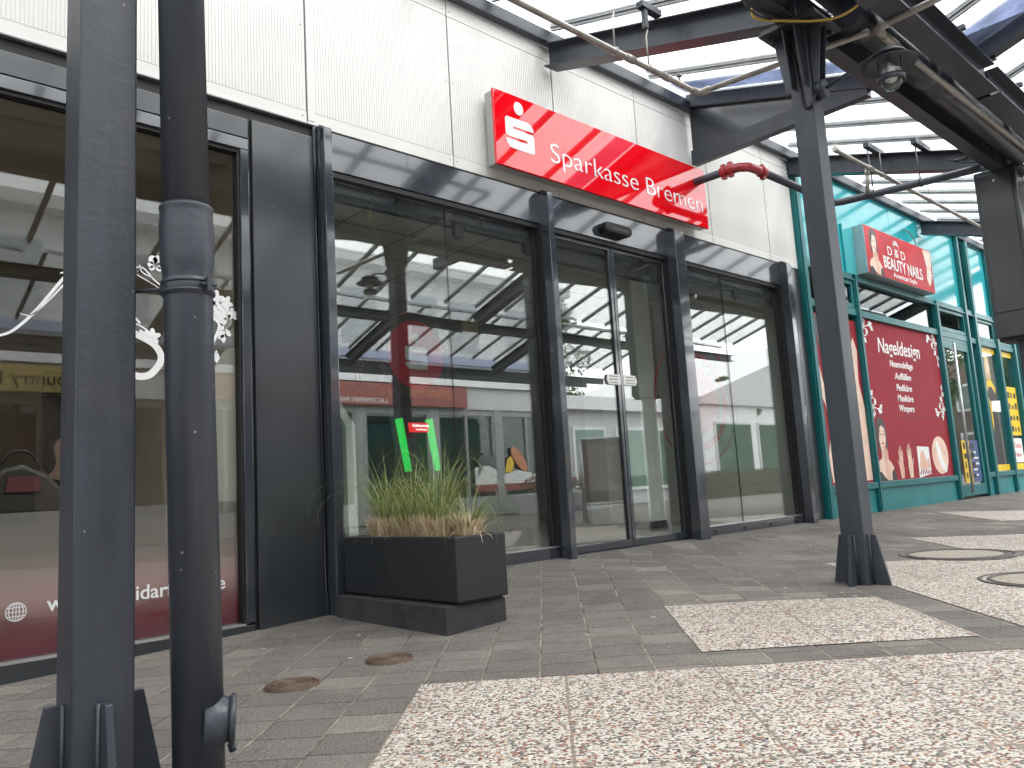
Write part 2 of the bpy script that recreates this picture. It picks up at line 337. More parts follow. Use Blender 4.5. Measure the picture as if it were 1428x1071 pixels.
def film_grad():
    """printed privacy foil: frosted grey at the top running to wine red at the foot"""
    m, nt, out = nodes('printed_privacy_foil'); tcn = N(nt, 'ShaderNodeTexCoord'); sx = N(nt, 'ShaderNodeSeparateXYZ')
    nt.links.new(tcn.outputs['Object'], sx.inputs[0])
    mrn = N(nt, 'ShaderNodeMapRange'); nt.links.new(sx.outputs[2], mrn.inputs[0]); mrn.inputs[1].default_value = .03; mrn.inputs[2].default_value = .63
    c = ramp(nt, mrn.outputs[0], [(0, (.33, .045, .10)), (.18, (.43, .11, .16)), (.40, (.74, .48, .50)), (.66, (.56, .48, .47)), (1, (.44, .415, .41))])
    tr = N(nt, 'ShaderNodeBsdfTransparent'); nt.links.new(c, tr.inputs[0])
    d = N(nt, 'ShaderNodeBsdfDiffuse'); nt.links.new(c, d.inputs[0]); t = N(nt, 'ShaderNodeBsdfTranslucent'); nt.links.new(c, t.inputs[0])
    a = N(nt, 'ShaderNodeMixShader'); a.inputs[0].default_value = .2; nt.links.new(d.outputs[0], a.inputs[1]); nt.links.new(t.outputs[0], a.inputs[2])
    ms = N(nt, 'ShaderNodeMixShader'); ms.inputs[0].default_value = .55
    nt.links.new(tr.outputs[0], ms.inputs[1]); nt.links.new(a.outputs[0], ms.inputs[2]); nt.links.new(ms.outputs[0], out.inputs[0]); return m
M['privacy'] = film_grad()
def ceil_mat():
    m, nt, out = nodes('ceiling_tile_grid'); p = N(nt, 'ShaderNodeBsdfPrincipled'); tcn = N(nt, 'ShaderNodeTexCoord')
    sx = N(nt, 'ShaderNodeSeparateXYZ'); nt.links.new(tcn.outputs['Object'], sx.inputs[0])
    d = math_n(nt, 'MINIMUM', edge_dist(nt, math_n(nt, 'DIVIDE', sx.outputs[0], .62)), edge_dist(nt, math_n(nt, 'DIVIDE', sx.outputs[1], .62)))
    c = mix_c(nt, math_n(nt, 'LESS_THAN', d, .012), ramp(nt, noise(nt, tcn.outputs['Object'], 1.2), [(.3, (.48, .48, .43)), (.7, (.56, .56, .50))]), (.12, .12, .11))
    nt.links.new(c, p.inputs['Base Color']); p.inputs['Roughness'].default_value = .8; nt.links.new(p.outputs[0], out.inputs[0]); return m
M['ceilgrid'] = ceil_mat()

# ------------------------------------------------------------------ mesh helpers
class MB:
    def __init__(s): s.bm = bmesh.new()
    def box(s, x0, x1, y0, y1, z0, z1):
        vs = [s.bm.verts.new((x, y, z)) for x in (x0, x1) for y in (y0, y1) for z in (z0, z1)]
        for f in ((0, 1, 3, 2), (4, 6, 7, 5), (0, 4, 5, 1), (2, 3, 7, 6), (0, 2, 6, 4), (1, 5, 7, 3)): s.bm.faces.new([vs[i] for i in f])
        return s
    def hexa(s, p):          # 8 corners: four of the bottom, four of the top, same order
        vs = [s.bm.verts.new(q) for q in p]
        for f in ((3, 2, 1, 0), (4, 5, 6, 7), (0, 1, 5, 4), (1, 2, 6, 5), (2, 3, 7, 6), (3, 0, 4, 7)): s.bm.faces.new([vs[i] for i in f])
        return s
    def prism(s, pts, axis, a, b):
        """outline in the plane across axis, pushed from a to b"""
        def P(q, t):
            return {'x': (t, q[0], q[1]), 'y': (q[0], t, q[1]), 'z': (q[0], q[1], t)}[axis]
        A = [s.bm.verts.new(P(q, a)) for q in pts]; B = [s.bm.verts.new(P(q, b)) for q in pts]
        n = len(pts); s.bm.faces.new(A); s.bm.faces.new(B[::-1])
        for i in range(n): s.bm.faces.new((A[i], B[i], B[(i+1) % n], A[(i+1) % n]))
        return s
    def tube(s, path, r, n=12, caps=True, closed=False):
        path = [Vector(p) for p in path]; rs = r if isinstance(r, (list, tuple)) else [r]*len(path)
        rings = []; prev = None; L = len(path)
        for i, p in enumerate(path):
            if closed: t = (path[(i+1) % L]-path[i-1]).normalized()
            else: t = (path[min(i+1, L-1)]-path[max(i-1, 0)]).normalized()
            if prev is None:
                a = Vector((0, 0, 1)) if abs(t.z) < .9 else Vector((1, 0, 0)); x = t.cross(a).normalized()
            else: x = (prev-t*prev.dot(t)).normalized()
            prev = x; y = t.cross(x)
            rings.append([s.bm.verts.new(p+rs[i]*(math.cos(2*math.pi*k/n)*x+math.sin(2*math.pi*k/n)*y)) for k in range(n)])
        m = L if closed else L-1
        for i in range(m):
            A, B = rings[i], rings[(i+1) % L]
            for k in range(n): f = s.bm.faces.new((A[k], A[(k+1) % n], B[(k+1) % n], B[k])); f.smooth = True
        if caps and not closed: s.bm.faces.new(rings[0][::-1]); s.bm.faces.new(rings[-1])
        return s
    def lathe(s, prof, c, axis='z', n=28):
        """profile (radius, height) turned about an axis through c"""
        c = Vector(c); rings = []
        ax = {'z': (Vector((1, 0, 0)), Vector((0, 1, 0)), Vector((0, 0, 1))), 'y': (Vector((1, 0, 0)), Vector((0, 0, 1)), Vector((0, -1, 0))),
              'x': (Vector((0, 1, 0)), Vector((0, 0, 1)), Vector((1, 0, 0)))}[axis]
        for r, h in prof: rings.append([s.bm.verts.new(c+ax[2]*h+max(r, 1e-4)*(math.cos(2*math.pi*k/n)*ax[0]+math.sin(2*math.pi*k/n)*ax[1])) for k in range(n)])
        for A, B in zip(rings, rings[1:]):
            for k in range(n): f = s.bm.faces.new((A[k], A[(k+1) % n], B[(k+1) % n], B[k])); f.smooth = True
        return s
    def poly(s, pts, y, t=.002):
        """flat printed / cut shape standing parallel to the shop fronts"""
        return s.prism(pts, 'y', y-t, y)
    def build(s, name, mat, parent=None, bevel=0, loc=None):
        bmesh.ops.recalc_face_normals(s.bm, faces=s.bm.faces[:])
        me = bpy.data.meshes.new(name); s.bm.to_mesh(me); s.bm.free()
        o = bpy.data.objects.new(name, me); COL.objects.link(o); me.materials.append(M[mat] if isinstance(mat, str) else mat)
        if bevel:
            b = o.modifiers.new('bevel', 'BEVEL'); b.width = bevel; b.segments = 2; b.limit_method = 'ANGLE'; b.angle_limit = R(40)
        if parent: o.parent = parent; o.matrix_parent_inverse = Matrix.Translation(parent.location).inverted() if parent.type == 'EMPTY' and parent.parent is None else Matrix()
        return o
def tag(o, label=None, cat=None, group=None, kind=None):
    if label: o['label'] = label
    if cat: o['category'] = cat
    if group: o['group'] = group
    if kind: o['kind'] = kind
    return o
def thing(name, loc, label, cat, group=None):
    o = bpy.data.objects.new(name, None); COL.objects.link(o); o.location = loc; o.empty_display_size = .1
    return tag(o, label, cat, group)
def copy_thing(o, move, parent=None):
    c = o.copy(); COL.objects.link(c)
    if parent: c.parent = parent
    else: c.location = o.location + Vector(move)
    for ch in o.children: copy_thing(ch, move, c)
    return c
def circ(cx, cz, rx, rz=None, n=28, a0=0, a1=360):
    rz = rz or rx; full = abs(a1-a0) >= 359
    return [(cx+rx*math.cos(R(a0+(a1-a0)*i/(n if full else n-1))), cz+rz*math.sin(R(a0+(a1-a0)*i/(n if full else n-1)))) for i in range(n)]
def spline(pts, n=8):
    out = []; P = [pts[0]]+list(pts)+[pts[-1]]
    for i in range(1, len(P)-2):
        for k in range(n):
            t = k/n
            out.append(tuple(.5*((2*b)+(-a+c)*t+(2*a-5*b+4*c-d)*t*t+(-a+3*b-3*c+d)*t**3) for a, b, c, d in zip(P[i-1], P[i], P[i+1], P[i+2])))
    out.append(tuple(pts[-1])); return out
def ribbon(mb, pts, y, w0, w1=None, t=.0015, n=8):
    """brush-stroke shape along a curve in the window plane"""
    w1 = w0 if w1 is None else w1
    p = spline(pts, n); L = len(p); up = []; dn = []
    for i, (x, z) in enumerate(p):
        a = p[max(i-1, 0)]; b = p[min(i+1, L-1)]; d = Vector((b[0]-a[0], b[1]-a[1])).normalized(); s = i/(L-1); w = (w0+(w1-w0)*s)/2
        up.append((x-d.y*w, z+d.x*w)); dn.append((x+d.y*w, z-d.x*w))
    for i in range(L-1): mb.poly([up[i], dn[i], dn[i+1], up[i+1]], y, t)
def ring(mb, cx, cz, r0, r1, y, t=.0015, n=48, a0=0, a1=360):
    for i in range(n):
        A = R(a0+(a1-a0)*i/n); B = R(a0+(a1-a0)*(i+1)/n)
        mb.poly([(cx+r*math.cos(q), cz+r*math.sin(q)) for r, q in ((r0, A), (r1, A), (r1, B), (r0, B))], y, t)
def text(body, x, y, z, mat, parent, name='lettering', width=None, height=None, face=-1, ext=.003, bold=0., shear=0., align='L', sx=None):
    cu = bpy.data.curves.new(name, 'FONT'); cu.body = body; cu.extrude = ext/2; cu.offset = bold; cu.shear = shear; cu.resolution_u = 6
    o = bpy.data.objects.new('tmp', cu); COL.objects.link(o); dg = bpy.context.evaluated_depsgraph_get()
    me = bpy.data.meshes.new_from_object(o.evaluated_get(dg)); bpy.data.objects.remove(o); bpy.data.curves.remove(cu)
    xs = [v.co.x for v in me.vertices]; ys = [v.co.y for v in me.vertices]; x0, x1 = min(xs), max(xs)
    cap = .73
    kz = height/cap if height else width/(x1-x0); kx = width/(x1-x0) if width else kz
    if align == 'C': x -= (x1-x0)*kx/2*(1 if face < 0 else -1)
    for v in me.vertices:
        X = (v.co.x-x0)*kx; v.co = Vector((x+X, y-v.co.z, z+v.co.y*kz)) if face < 0 else Vector((x-X, y+v.co.z, z+v.co.y*kz))
    me.name = name; me.materials.clear(); me.materials.append(M[mat]); ob = bpy.data.objects.new(name, me); COL.objects.link(ob)
    if parent: ob.parent = parent; ob.matrix_parent_inverse = Matrix.Translation(parent.location).inverted() if parent.type == 'EMPTY' and parent.parent is None else Matrix()
    return ob

# ------------------------------------------------------------------ ground
def grid_sheet(name, xs, ys, zf, mat, kind='structure', label=None, cat=None, keep=None):
    bm = bmesh.new(); V = [[bm.verts.new((x, y, zf(x, y))) for y in ys] for x in xs]
    for i in range(len(xs)-1):
        for j in range(len(ys)-1):
            if keep is None or keep((xs[i]+xs[i+1])/2, (ys[j]+ys[j+1])/2):
                f = bm.faces.new((V[i][j], V[i+1][j], V[i+1][j+1], V[i][j+1])); f.smooth = True
    for v in [v for v in bm.verts if not v.link_faces]: bm.verts.remove(v)
    me = bpy.data.meshes.new(name); bm.to_mesh(me); bm.free(); o = bpy.data.objects.new(name, me); COL.objects.link(o); me.materials.append(M[mat])
    return tag(o, label, cat, kind=kind)
def frange(a, b, s):
    n = int(round((b-a)/s)); return [a+(b-a)*i/n for i in range(n+1)]
gx = [-700, -200, -60, -25, -12]+frange(-6, 10, .2)+frange(10.5, 20, .5)+[25, 35, 60, 120, 300, 700]
gy = [-700, -200, -60, -30, -20, -15, -12]+frange(-10, 0, .2)+[.06, .5, 40, 700]
def gz_all(x, y):
    return ground_z(x, y) if y <= .061 else ground_z(x, 0)-.25
grid_sheet('paving', gx, gy, gz_all, 'paver')
# light pebble slabs laid flush in the dark paving: given in the turned grid (u along the joints, w across)
S2 = math.sqrt(2)
def slab(name, u0, u1, w0, w1, label):
    nu = max(2, int((u1-u0)/.07)); nw = max(2, int((w1-w0)/.07)); bm = bmesh.new()
    V = [[None]*(nw+1) for _ in range(nu+1)]; rs = random.Random(int(100*w1))
    for i in range(nu+1):
        for j in range(nw+1):
            u = u0+(u1-u0)*i/nu+(rs.uniform(-.0022, .0022) if i in (0, nu) else 0); w = w0+(w1-w0)*j/nw+(rs.uniform(-.0022, .0022) if j in (0, nw) else 0); x, y = (u+w)/S2, (u-w)/S2
            V[i][j] = bm.verts.new((x, y, ground_z(x, y)+.0030))
    for i in range(nu):
        for j in range(nw): bm.faces.new((V[i][j], V[i][j+1], V[i+1][j+1], V[i+1][j]))
    bmesh.ops.recalc_face_normals(bm, faces=bm.faces[:])
    if sum(f.normal.z for f in bm.faces) < 0: bmesh.ops.reverse_faces(bm, faces=bm.faces[:])
    for f in bm.faces: f.smooth = True
    me = bpy.data.meshes.new(name); bm.to_mesh(me); bm.free(); o = bpy.data.objects.new(name, me); COL.objects.link(o); me.materials.append(M['pebble'])
    tag(o, kind='structure')
slab('pebble_slabs', -4.8, -.016, 2.294, 7.2, '')
slab('pebble_slabs', .204, 1.10, 3.267, 4.246, '')
slab('pebble_slabs', .02, 2.40, 4.458, 9.6, '')
slab('pebble_slabs', 2.71, 3.80, 5.59, 9.6, '')
slab('pebble_slabs', 5.12, 6.4, 7.05, 9.6, '')

def round_cover(name, x, y, r, label, cat, ringw, fill, group, tilt=0):
    z = ground_z(x, y)+.0065; t = thing(name, (x, y, z), label, cat, group)
    mb = MB(); mb.lathe([(r, -.02), (r, .004), (r-ringw*.3, .005), (r-ringw*.35, .000), (r-ringw*.6, .000), (r-ringw*.65, .005), (r-ringw, .004), (r-ringw, -.01)], (x, y, z), n=48); mb.build('rim', 'ironring' if fill == 'cover_fill' else 'iron', t)
    mb = MB(); mb.lathe([(r-ringw*.98, .0015), (0, .0025)], (x, y, z), n=48)
    f = mb.build('lid', fill, t)
    if fill == 'iron':
        m2 = MB()
        for rr in (.7, .5, .3): m2.lathe([(r*rr+.004, .002), (r*rr+.002, .006), (r*rr-.002, .006), (r*rr-.004, .002)], (x, y, z), n=40)
        m2.build('raised_rings', 'iron', f)
round_cover('valve_cover', 1.352, -1.232, .092, 'small rusty round valve cover, the one nearer the grey downpipe', 'valve cover', .018, 'iron', 'small round covers in the paving')
round_cover('valve_cover', 1.772, -1.205, .090, 'small rusty round valve cover, the one nearer the planter plinth', 'valve cover', .018, 'iron', 'small round covers in the paving')
round_cover('manhole_cover', 5.64, -1.95, .345, 'large round manhole cover with concrete infill, wholly in view right of the steel column', 'manhole cover', .075, 'cover_fill', 'large manhole covers')
round_cover('manhole_cover', 4.67, -2.70, .315, 'large round manhole cover cut by the right edge, nearest the camera', 'manhole cover', .07, 'cover_fill', 'large manhole covers')
mb = MB(); rg = random.Random(3)
for i in range(60):
    x = rg.uniform(1.5, 9); y = rg.uniform(-2.2, -.15); r = rg.uniform(.006, .013)
    mb.prism([(x+r*a, y+r*b) for a, b in ((1, .1), (.6, .8), (-.2, 1), (-.9, .5), (-1, -.4), (-.2, -.9), (.7, -.7))], 'z', ground_z(x, y)+.001, ground_z(x, y)+.0035)
tag(mb.build('litter_specks', 'gum'), 'pale flattened gum and crumbs scattered over the dark paving', 'litter', kind='stuff')

# ------------------------------------------------------------------ white ribbed cladding above the shop fronts
wall = thing('cladding_wall', (-3, .02, 2.74), 'white ribbed metal cladding above the bank and salon windows', 'wall')
seams = [-5.1, -4.05, -3.0, -1.95, -.93, .09, 1.12, 2.146, 3.218, 4.230, 5.241, 6.27, 7.306, 7.86]
for a, b in zip(seams, seams[1:]):
    mb = MB(); n = max(2, int(round((b-a-.07)/.0172))); p = (b-a-.012)/n; pts = []
    x = a+.006
    for i in range(n): pts += [(x, .003), (x+p*.56, .003), (x+p*.64, .0056), (x+p*.90, .0056)]; x += p
    pts.append((b-.006, .004)); pts += [(b-.006, .03), (a+.006, .03)]
    mb.prism(pts, 'z', 2.835, 3.838); mb.build('ribbed_panel', 'clad', wall)
mb = MB(); mb.box(-5.1, 7.86, .012, .034, 2.742, 3.95); mb.build('seam_backing', 'seam', wall)
for a, b in zip(seams, seams[1:]):
    mb = MB(); mb.box(a+.004, b-.004, .003, .011, 3.843, 3.95); mb.build('top_trim', 'trim', wall)
    mb = MB(); mb.box(a+.004, b-.004, .003, .011, 2.745, 2.832); mb.build('bottom_trim', 'trim', wall)
mb = MB(); mb.box(2.150, 2.194, -.001, .010, 2.78, 3.84); mb.build('joint_strip', 'trim', wall, bevel=.002)
for X in seams[1:-1]:
    mb = MB()
    for z in (2.80, 3.36, 3.88):
        for s in (-.03, .03): mb.lathe([(.0045, .0), (.0045, .003), (0, .004)], (X+s, .003, z), 'y', 8)
    mb.build('rivets', 'galv', wall)

# ------------------------------------------------------------------ bank shop front
bank = thing('bank_shopfront', (4.9, 0, .12), 'anthracite bank shop front with three glazed bays and sliding doors', 'shop front')
mb = MB(); mb.box(2.25, 7.40, -.012, .05, 2.505, 2.738); mb.build('header', 'frame', bank, .003)
mb = MB(); mb.box(2.25, 7.40, -.004, .05, 2.470, 2.502); mb.build('shadow_gap', 'black', bank)
mb = MB(); mb.box(2.2, 7.46, -.016, .02, 2.7385, 2.746); mb.build('flashing', 'black', bank)
for x0, x1, p in ((2.19, 2.243, .10), (3.977, 4.035, .11), (5.503, 5.637, .11), (7.39, 7.47, .11)):
    mb = MB(); mb.box(x0, x1, -p, .055, ground_z(x0, 0)-.05, 2.715)
    mb.hexa([(x0, -p, 2.715), (x1, -p, 2.715), (x1, .02, 2.715), (x0, .02, 2.715), (x0, -p+.05, 2.745), (x1, -p+.05, 2.745), (x1, .02, 2.745), (x0, .02, 2.745)])
    m = mb.build('mullion', 'frame', bank, .004)
    mb = MB(); mb.box(x0-.014, x0-.001, -.02, .05, .13, 2.50); mb.build('gasket', 'black', m)
mb = MB(); mb.box(7.472, 7.61, -.05, .055, .08, 2.738); mb.build('end_post', 'frame', bank, .003)
mb = MB(); mb.box(7.612, 7.86, .004, .055, .08, 2.738); mb.build('end_panel', 'panel', bank, .003)
mb = MB(); mb.box(7.64, 7.70, -.062, -.051, 1.03, 1.10) if False else mb.box(7.52, 7.575, -.058, -.0505, 1.165, 1.265); st = mb.build('door_sticker', 'paper', bank, .001)
mb = MB(); mb.box(7.54, 7.555, -.0595, -.0585, 1.19, 1.24); mb.build('sticker_symbol', 'ink', st)
for a, b, nm in ((2.245, 3.975, 'window'), (5.639, 7.388, 'window')):
    mb = MB(); mb.box(a, b, -.006, .05, ground_z(a, 0)-.06 if a > 3 else .0, .198); sl = mb.build('sill', 'frame', bank, .003)
    mb = MB(); mb.box(a, b, -.012, .03, .199, .205); mb.build('sill_edge', 'alul', sl)
    for i in range(4 if a > 5 else 3):
        mb = MB(); xx = a+(b-a)*(.12+.26*i); mb.box(xx, xx+.03, -.014, -.0065, .148, .163); mb.lathe([(.004, 0), (.004, .006), (0, .007)], (xx+.015, -.014, .14), 'y', 8)
        mb.build('drain_cap', 'black', sl)
    for f0, f1 in ((a, a+.028), (b-.034, b)): MB().box(f0, f1, .020, .06, .205, 2.47).build('inner_frame', 'black', bank, .002)
    mb = MB(); mb.box(a, b, .055, .10, 2.36, 2.505); hd = mb.build('blind_box', 'frame', bank, .003)
    mid = 3.15 if a < 3 else 6.39
    mb = MB(); mb.box(a+.028, mid-.0015, .040, .050, .2055, 2.469); mb.build('glass_pane', 'glass', bank)
    mb = MB(); mb.box(mid+.0015, b-.034, .040, .050, .2055, 2.469); mb.build('glass_pane', 'glass', bank)
    mb = MB(); mb.box(mid-.0012, mid+.0012, .038, .052, .2055, 2.469); mb.build('pane_joint', 'black', bank)
    for fx in (.58, .95): mb = MB(); xx = a+(b-a)*fx; mb.box(xx, xx+.07, .052, .10, 2.30, 2.40); mb.tube([(xx+.005, .075, 2.29), (xx+.065, .075, 2.29)], .009, 8); mb.build('fixing_clamp', 'black', hd)
# sliding doors
for a, b in ((4.037, 4.795), (4.800, 5.50)):
    mb = MB(); mb.box(a, b, .020, .052, .132, .186).box(a, b, .020, .052, 2.44, 2.502)
    mb.box(a, a+.034, .0205, .0515, .186, 2.44).box(b-.034, b, .0205, .0515, .186, 2.44)
    d = mb.build('door_leaf', 'frame', bank, .003)
    mb = MB(); mb.box(a+.034, b-.034, .033, .041, .186, 2.44); mb.build('door_glass', 'glass', d)
    mb = MB(); mb.box(a+.034, a+.040, .024, .05, .187, 2.439).box(b-.040, b-.034, .024, .05, .187, 2.439); mb.build('seal', 'black', d)
mb = MB(); mb.box(4.037, 5.5, .058, .13, 2.28, 2.50); mb.build('door_drive', 'black', bank, .004)
mb = MB(); mb.box(4.037, 5.50, -.004, .05, .06, .128); mb.build('threshold', 'frame', bank, .002)
for x0, x1, f in ((4.63, 4.795, 1), (4.83, 5.0, -1)):
    mb = MB(); z0, z1 = 1.365, 1.445; zz = (z0+z1)/2
    pts = [(x0+(.02 if f > 0 else 0), z0), (x1-(.0 if f > 0 else .02), z0), (x1, zz if f < 0 else z0), (x1-(.02 if f < 0 else 0), z1), (x0+(.02 if f > 0 else 0), z1), (x0, zz)]
    mb.poly(pts, .0195, .0015); s = mb.build('door_sticker', 'paper', bank)
    mb = MB()
    for k in (.2, .5, .8): mb.box(x0+.03, x1-.03, .0168, .0175, z0+.08*k-.003, z0+.08*k+.002)
    mb.build('sticker_print', 'seam', s)
sen = MB(); c = [(4.72+.17*math.cos(R(t))*1.0, 2.60+.05*math.sin(R(t))) for t in range(0, 360, 15)]
def stadium(cx, cz, hw, r): return [(cx+(hw-r)+r*math.cos(R(t)), cz+r*math.sin(R(t))) for t in range(-90, 91, 15)]+[(cx-(hw-r)+r*math.cos(R(t)), cz+r*math.sin(R(t))) for t in range(90, 271, 15)]
sen.prism(stadium(4.80, 2.595, .165, .042), 'y', -.085, -.0125)
sn = sen.build('motion_sensor', 'black', bank, .012)
mb = MB(); mb.box(4.70, 4.90, -.0875, -.0853, 2.575, 2.60); mb.build('sensor_lens', 'ink', sn)
# coloured foils stuck inside the panes
YF = .0570
mb = MB(); mb.poly(circ(2.88, 1.47, .215, n=48), YF); f1 = mb.build('round_red_foil', 'redfilm', bank)
def s_logo(cx, cz, k, y, dot=True):
    """stylised letter s under a dot, about one unit wide"""
    P = lambda x, z: (cx+k*x, cz+k*z)
    pts = [(-.5, .36), (-.44, .42), (.28, .42)]+[(.28+.22*math.sin(R(t)), .20+.22*math.cos(R(t))) for t in (15, 30, 45, 60, 75)]+[(.5, .195), (-.245, .195), (-.245, .12), (.44, .12), (.5, .065), (.5, -.36), (.45, -.41), (-.27, -.41)]
    pts += [(-.27-.22*math.sin(R(t)), -.19-.22*math.cos(R(t))) for t in (15, 30, 45, 60, 75)]+[(-.5, -.175), (.26, -.175), (.26, -.10), (-.44, -.10), (-.5, -.05)]
    return [P(*p) for p in pts], circ(cx+k*.0, cz+k*.73, k*.165, k*.18, 28)
body, dot = s_logo(2.88, 1.45, .17, YF)
mb = MB(); mb.poly(body, YF-.0023).poly(dot, YF-.0023); mb.build('foil_emblem', 'greyfilm', f1)
mb = MB(); ring(mb, 2.88, 1.47, .268, .273, YF); ring(mb, 2.555, 1.315, .085, .088, YF); ring(mb, 2.555, 1.315, .112, .116, YF)
ring(mb, 3.30, .99, .125, .129, YF, a0=-200, a1=110); ring(mb, 3.31, .98, .160, .162, YF); ring(mb, 3.50, .93, .12, .124, YF, a0=10, a1=175); mb.build('foil_line', 'line', f1)
for (x0, x1, nm) in ((5.04, 5.46, 'door'), (5.67, 7.35, 'pane')):
    mb = MB(); cx, cz = 5.86, 1.28
    def arcs(r0, r1):
        for i in range(72):
            A, B = R(5*i), R(5*i+5); q = [(cx+r*1.08*math.cos(t), cz+r*math.sin(t)) for r, t in ((r0, A), (r1, A), (r1, B), (r0, B))]
            if all(x0 < a < x1 for a, _ in q): mb.poly(q, YF)
    arcs(0, .30); arcs(.37, .43); arcs(.540, .558); mb.build('round_red_foil', 'redfilm_r', bank)

# bank interior
room = thing('bank_interior', (5, 4, .14), 'dim grey bank lobby behind the large panes', 'room')
mb = MB(); mb.box(1.9, 8.3, .07, 8.0, .05, .14); mb.build('floor', 'int_floor', room)
mb = MB(); mb.box(1.9, 8.3, .14, 8.0, 2.72, 2.80); mb.build('ceiling', 'ceilgrid', room)
mb = MB(); mb.box(1.9, 8.3, 7.6, 7.7, .14, 2.72); mb.build('wall', 'int_wall', room)
mb = MB(); mb.box(2.0, 2.12, .07, 7.6, .14, 2.72); mb.build('wall', 'int_wall', room)
mb = MB(); mb.box(7.75, 7.86, .07, 7.6, .14, 2.72); mb.build('wall', 'int_wall', room)
mb = MB(); mb.box(3.9, 4.25, 5.0, 5.4, .14, 2.72); mb.build('column', 'pillar', room, .004)
mb = MB(); mb.box(2.12, 7.75, .2, .24, 2.46, 2.719); mb.build('bulkhead', 'int_wall', room)
mb = MB(); mb.box(6.419, 6.70, 1.115, 1.37, .14, 2.719); pl = mb.build('column', 'pillar', room, .004)
mb = MB(); mb.box(6.405, 6.714, 1.101, 1.384, .142, .215); mb.build('skirting', 'concrete', pl)
mb = MB(); mb.box(7.1, 7.45, 2.2, 2.5, .14, 2.719); mb.build('column', 'pillar', room, .004)
for (x, y, w) in ((5.4, 4.0, .25), (5.2, 2.4, .22)):
    mb = MB(); mb.box(x, x+w, y, y+.012, 2.15, 2.42); nt_ = mb.build('wall_notice', 'amber', room)
    mb = MB(); mb.tube([(x-.02, y, 2.13), (x-.02, y, 2.46)], .006, 8); mb.build('notice_frame', 'alul', nt_)
atm = thing('cash_machine', (3.95, 1.6, .14), 'black cash machine with two glowing green side strips behind the planter grass', 'cash machine')
mb = MB(); mb.hexa([(3.66, 1.32, .14), (4.18, 1.32, .14), (4.18, 1.95, .14), (3.66, 1.95, .14), (3.66, 1.55, 1.34), (4.18, 1.55, 1.34), (4.18, 1.95, 1.34), (3.66, 1.95, 1.34)]); mb.build('housing', 'ink', atm, .01)
for tx, bx0 in ((3.688, 3.676), (3.992, 3.968)):
    mb = MB(); mb.hexa([(bx0, 1.34, .80), (bx0+.052, 1.34, .80), (bx0+.052, 1.37, .80), (bx0, 1.37, .80), (tx, 1.47, 1.235), (tx+.06, 1.47, 1.245), (tx+.06, 1.50, 1.245), (tx, 1.50, 1.235)])
    mb.build('light_strip', 'green', atm, .004)
mb = MB(); mb.hexa([(3.80, 1.445, 1.125), (4.02, 1.445, 1.125), (4.02, 1.46, 1.125), (3.80, 1.46, 1.125), (3.80, 1.46, 1.205), (4.02, 1.46, 1.205), (4.02, 1.475, 1.205), (3.80, 1.475, 1.205)]); sc_ = mb.build('display', 'redscreen', atm)
text('Geldautomat', 3.91, 1.447, 1.170, 'whitelit', sc_, width=.17, align='C', bold=.01)
text('Auszahlungen', 3.91, 1.442, 1.142, 'whitelit', sc_, width=.11, align='C')
kio = thing('self_service_terminal', (2.85, 1.1, .14), 'white self-service terminal with a slanted top at the left edge of the bank window', 'terminal')
mb = MB(); mb.prism([(1.0, .14), (1.55, .14), (1.55, 1.42), (1.30, 1.42), (1.0, 1.13)], 'x', 2.93, 3.01); mb.build('side_panel', 'pillar', kio, .006)
mb = MB(); mb.prism([(1.0, .14), (1.55, .14), (1.55, 1.42), (1.30, 1.42), (1.0, 1.13)], 'x', 2.42, 2.50); mb.build('side_panel', 'pillar', kio, .006)
mb = MB(); mb.prism([(1.05, .14), (1.55, .14), (1.55, 1.38), (1.32, 1.38), (1.05, 1.12)], 'x', 2.501, 2.929); mb.build('screen_housing', 'ink', kio)

# ------------------------------------------------------------------ bank sign
sg = thing('lightbox_sign', (4.75, -.03, 3.07), 'long red bank sign with white S emblem and lettering on the cladding', 'sign')
mb = MB(); mb.box(3.497, 6.003, -.105, -.028, 2.812, 3.346); mb.build('housing', 'silver', sg, .004)
mb = MB(); mb.box(3.490, 6.010, -.128, -.1055, 2.806, 3.352); mb.build('face', 'redsign', sg, .003)
mb = MB()
for x in (3.7, 4.75, 5.8): mb.box(x-.05, x+.05, -.028, .006, 2.9, 3.25)
mb.build('wall_bracket', 'alu', sg)
k = .272; body, dot = s_logo(3.723, 3.062, k, -.128)
mb = MB(); mb.poly(body, -.1285, .003).poly(dot, -.1285, .003); mb.build('emblem', 'white_gloss', sg, .001)
text('Sparkasse Bremen', 4.022, -.1305, 2.943, 'white_gloss', sg, width=1.915, height=.158, bold=-.012)
mb = MB(); mb.lathe([(.009, 0), (.009, .006), (0, .008)], (3.4975, -.07, 2.87), 'x', 10); mb.build('screw', 'alul', sg)

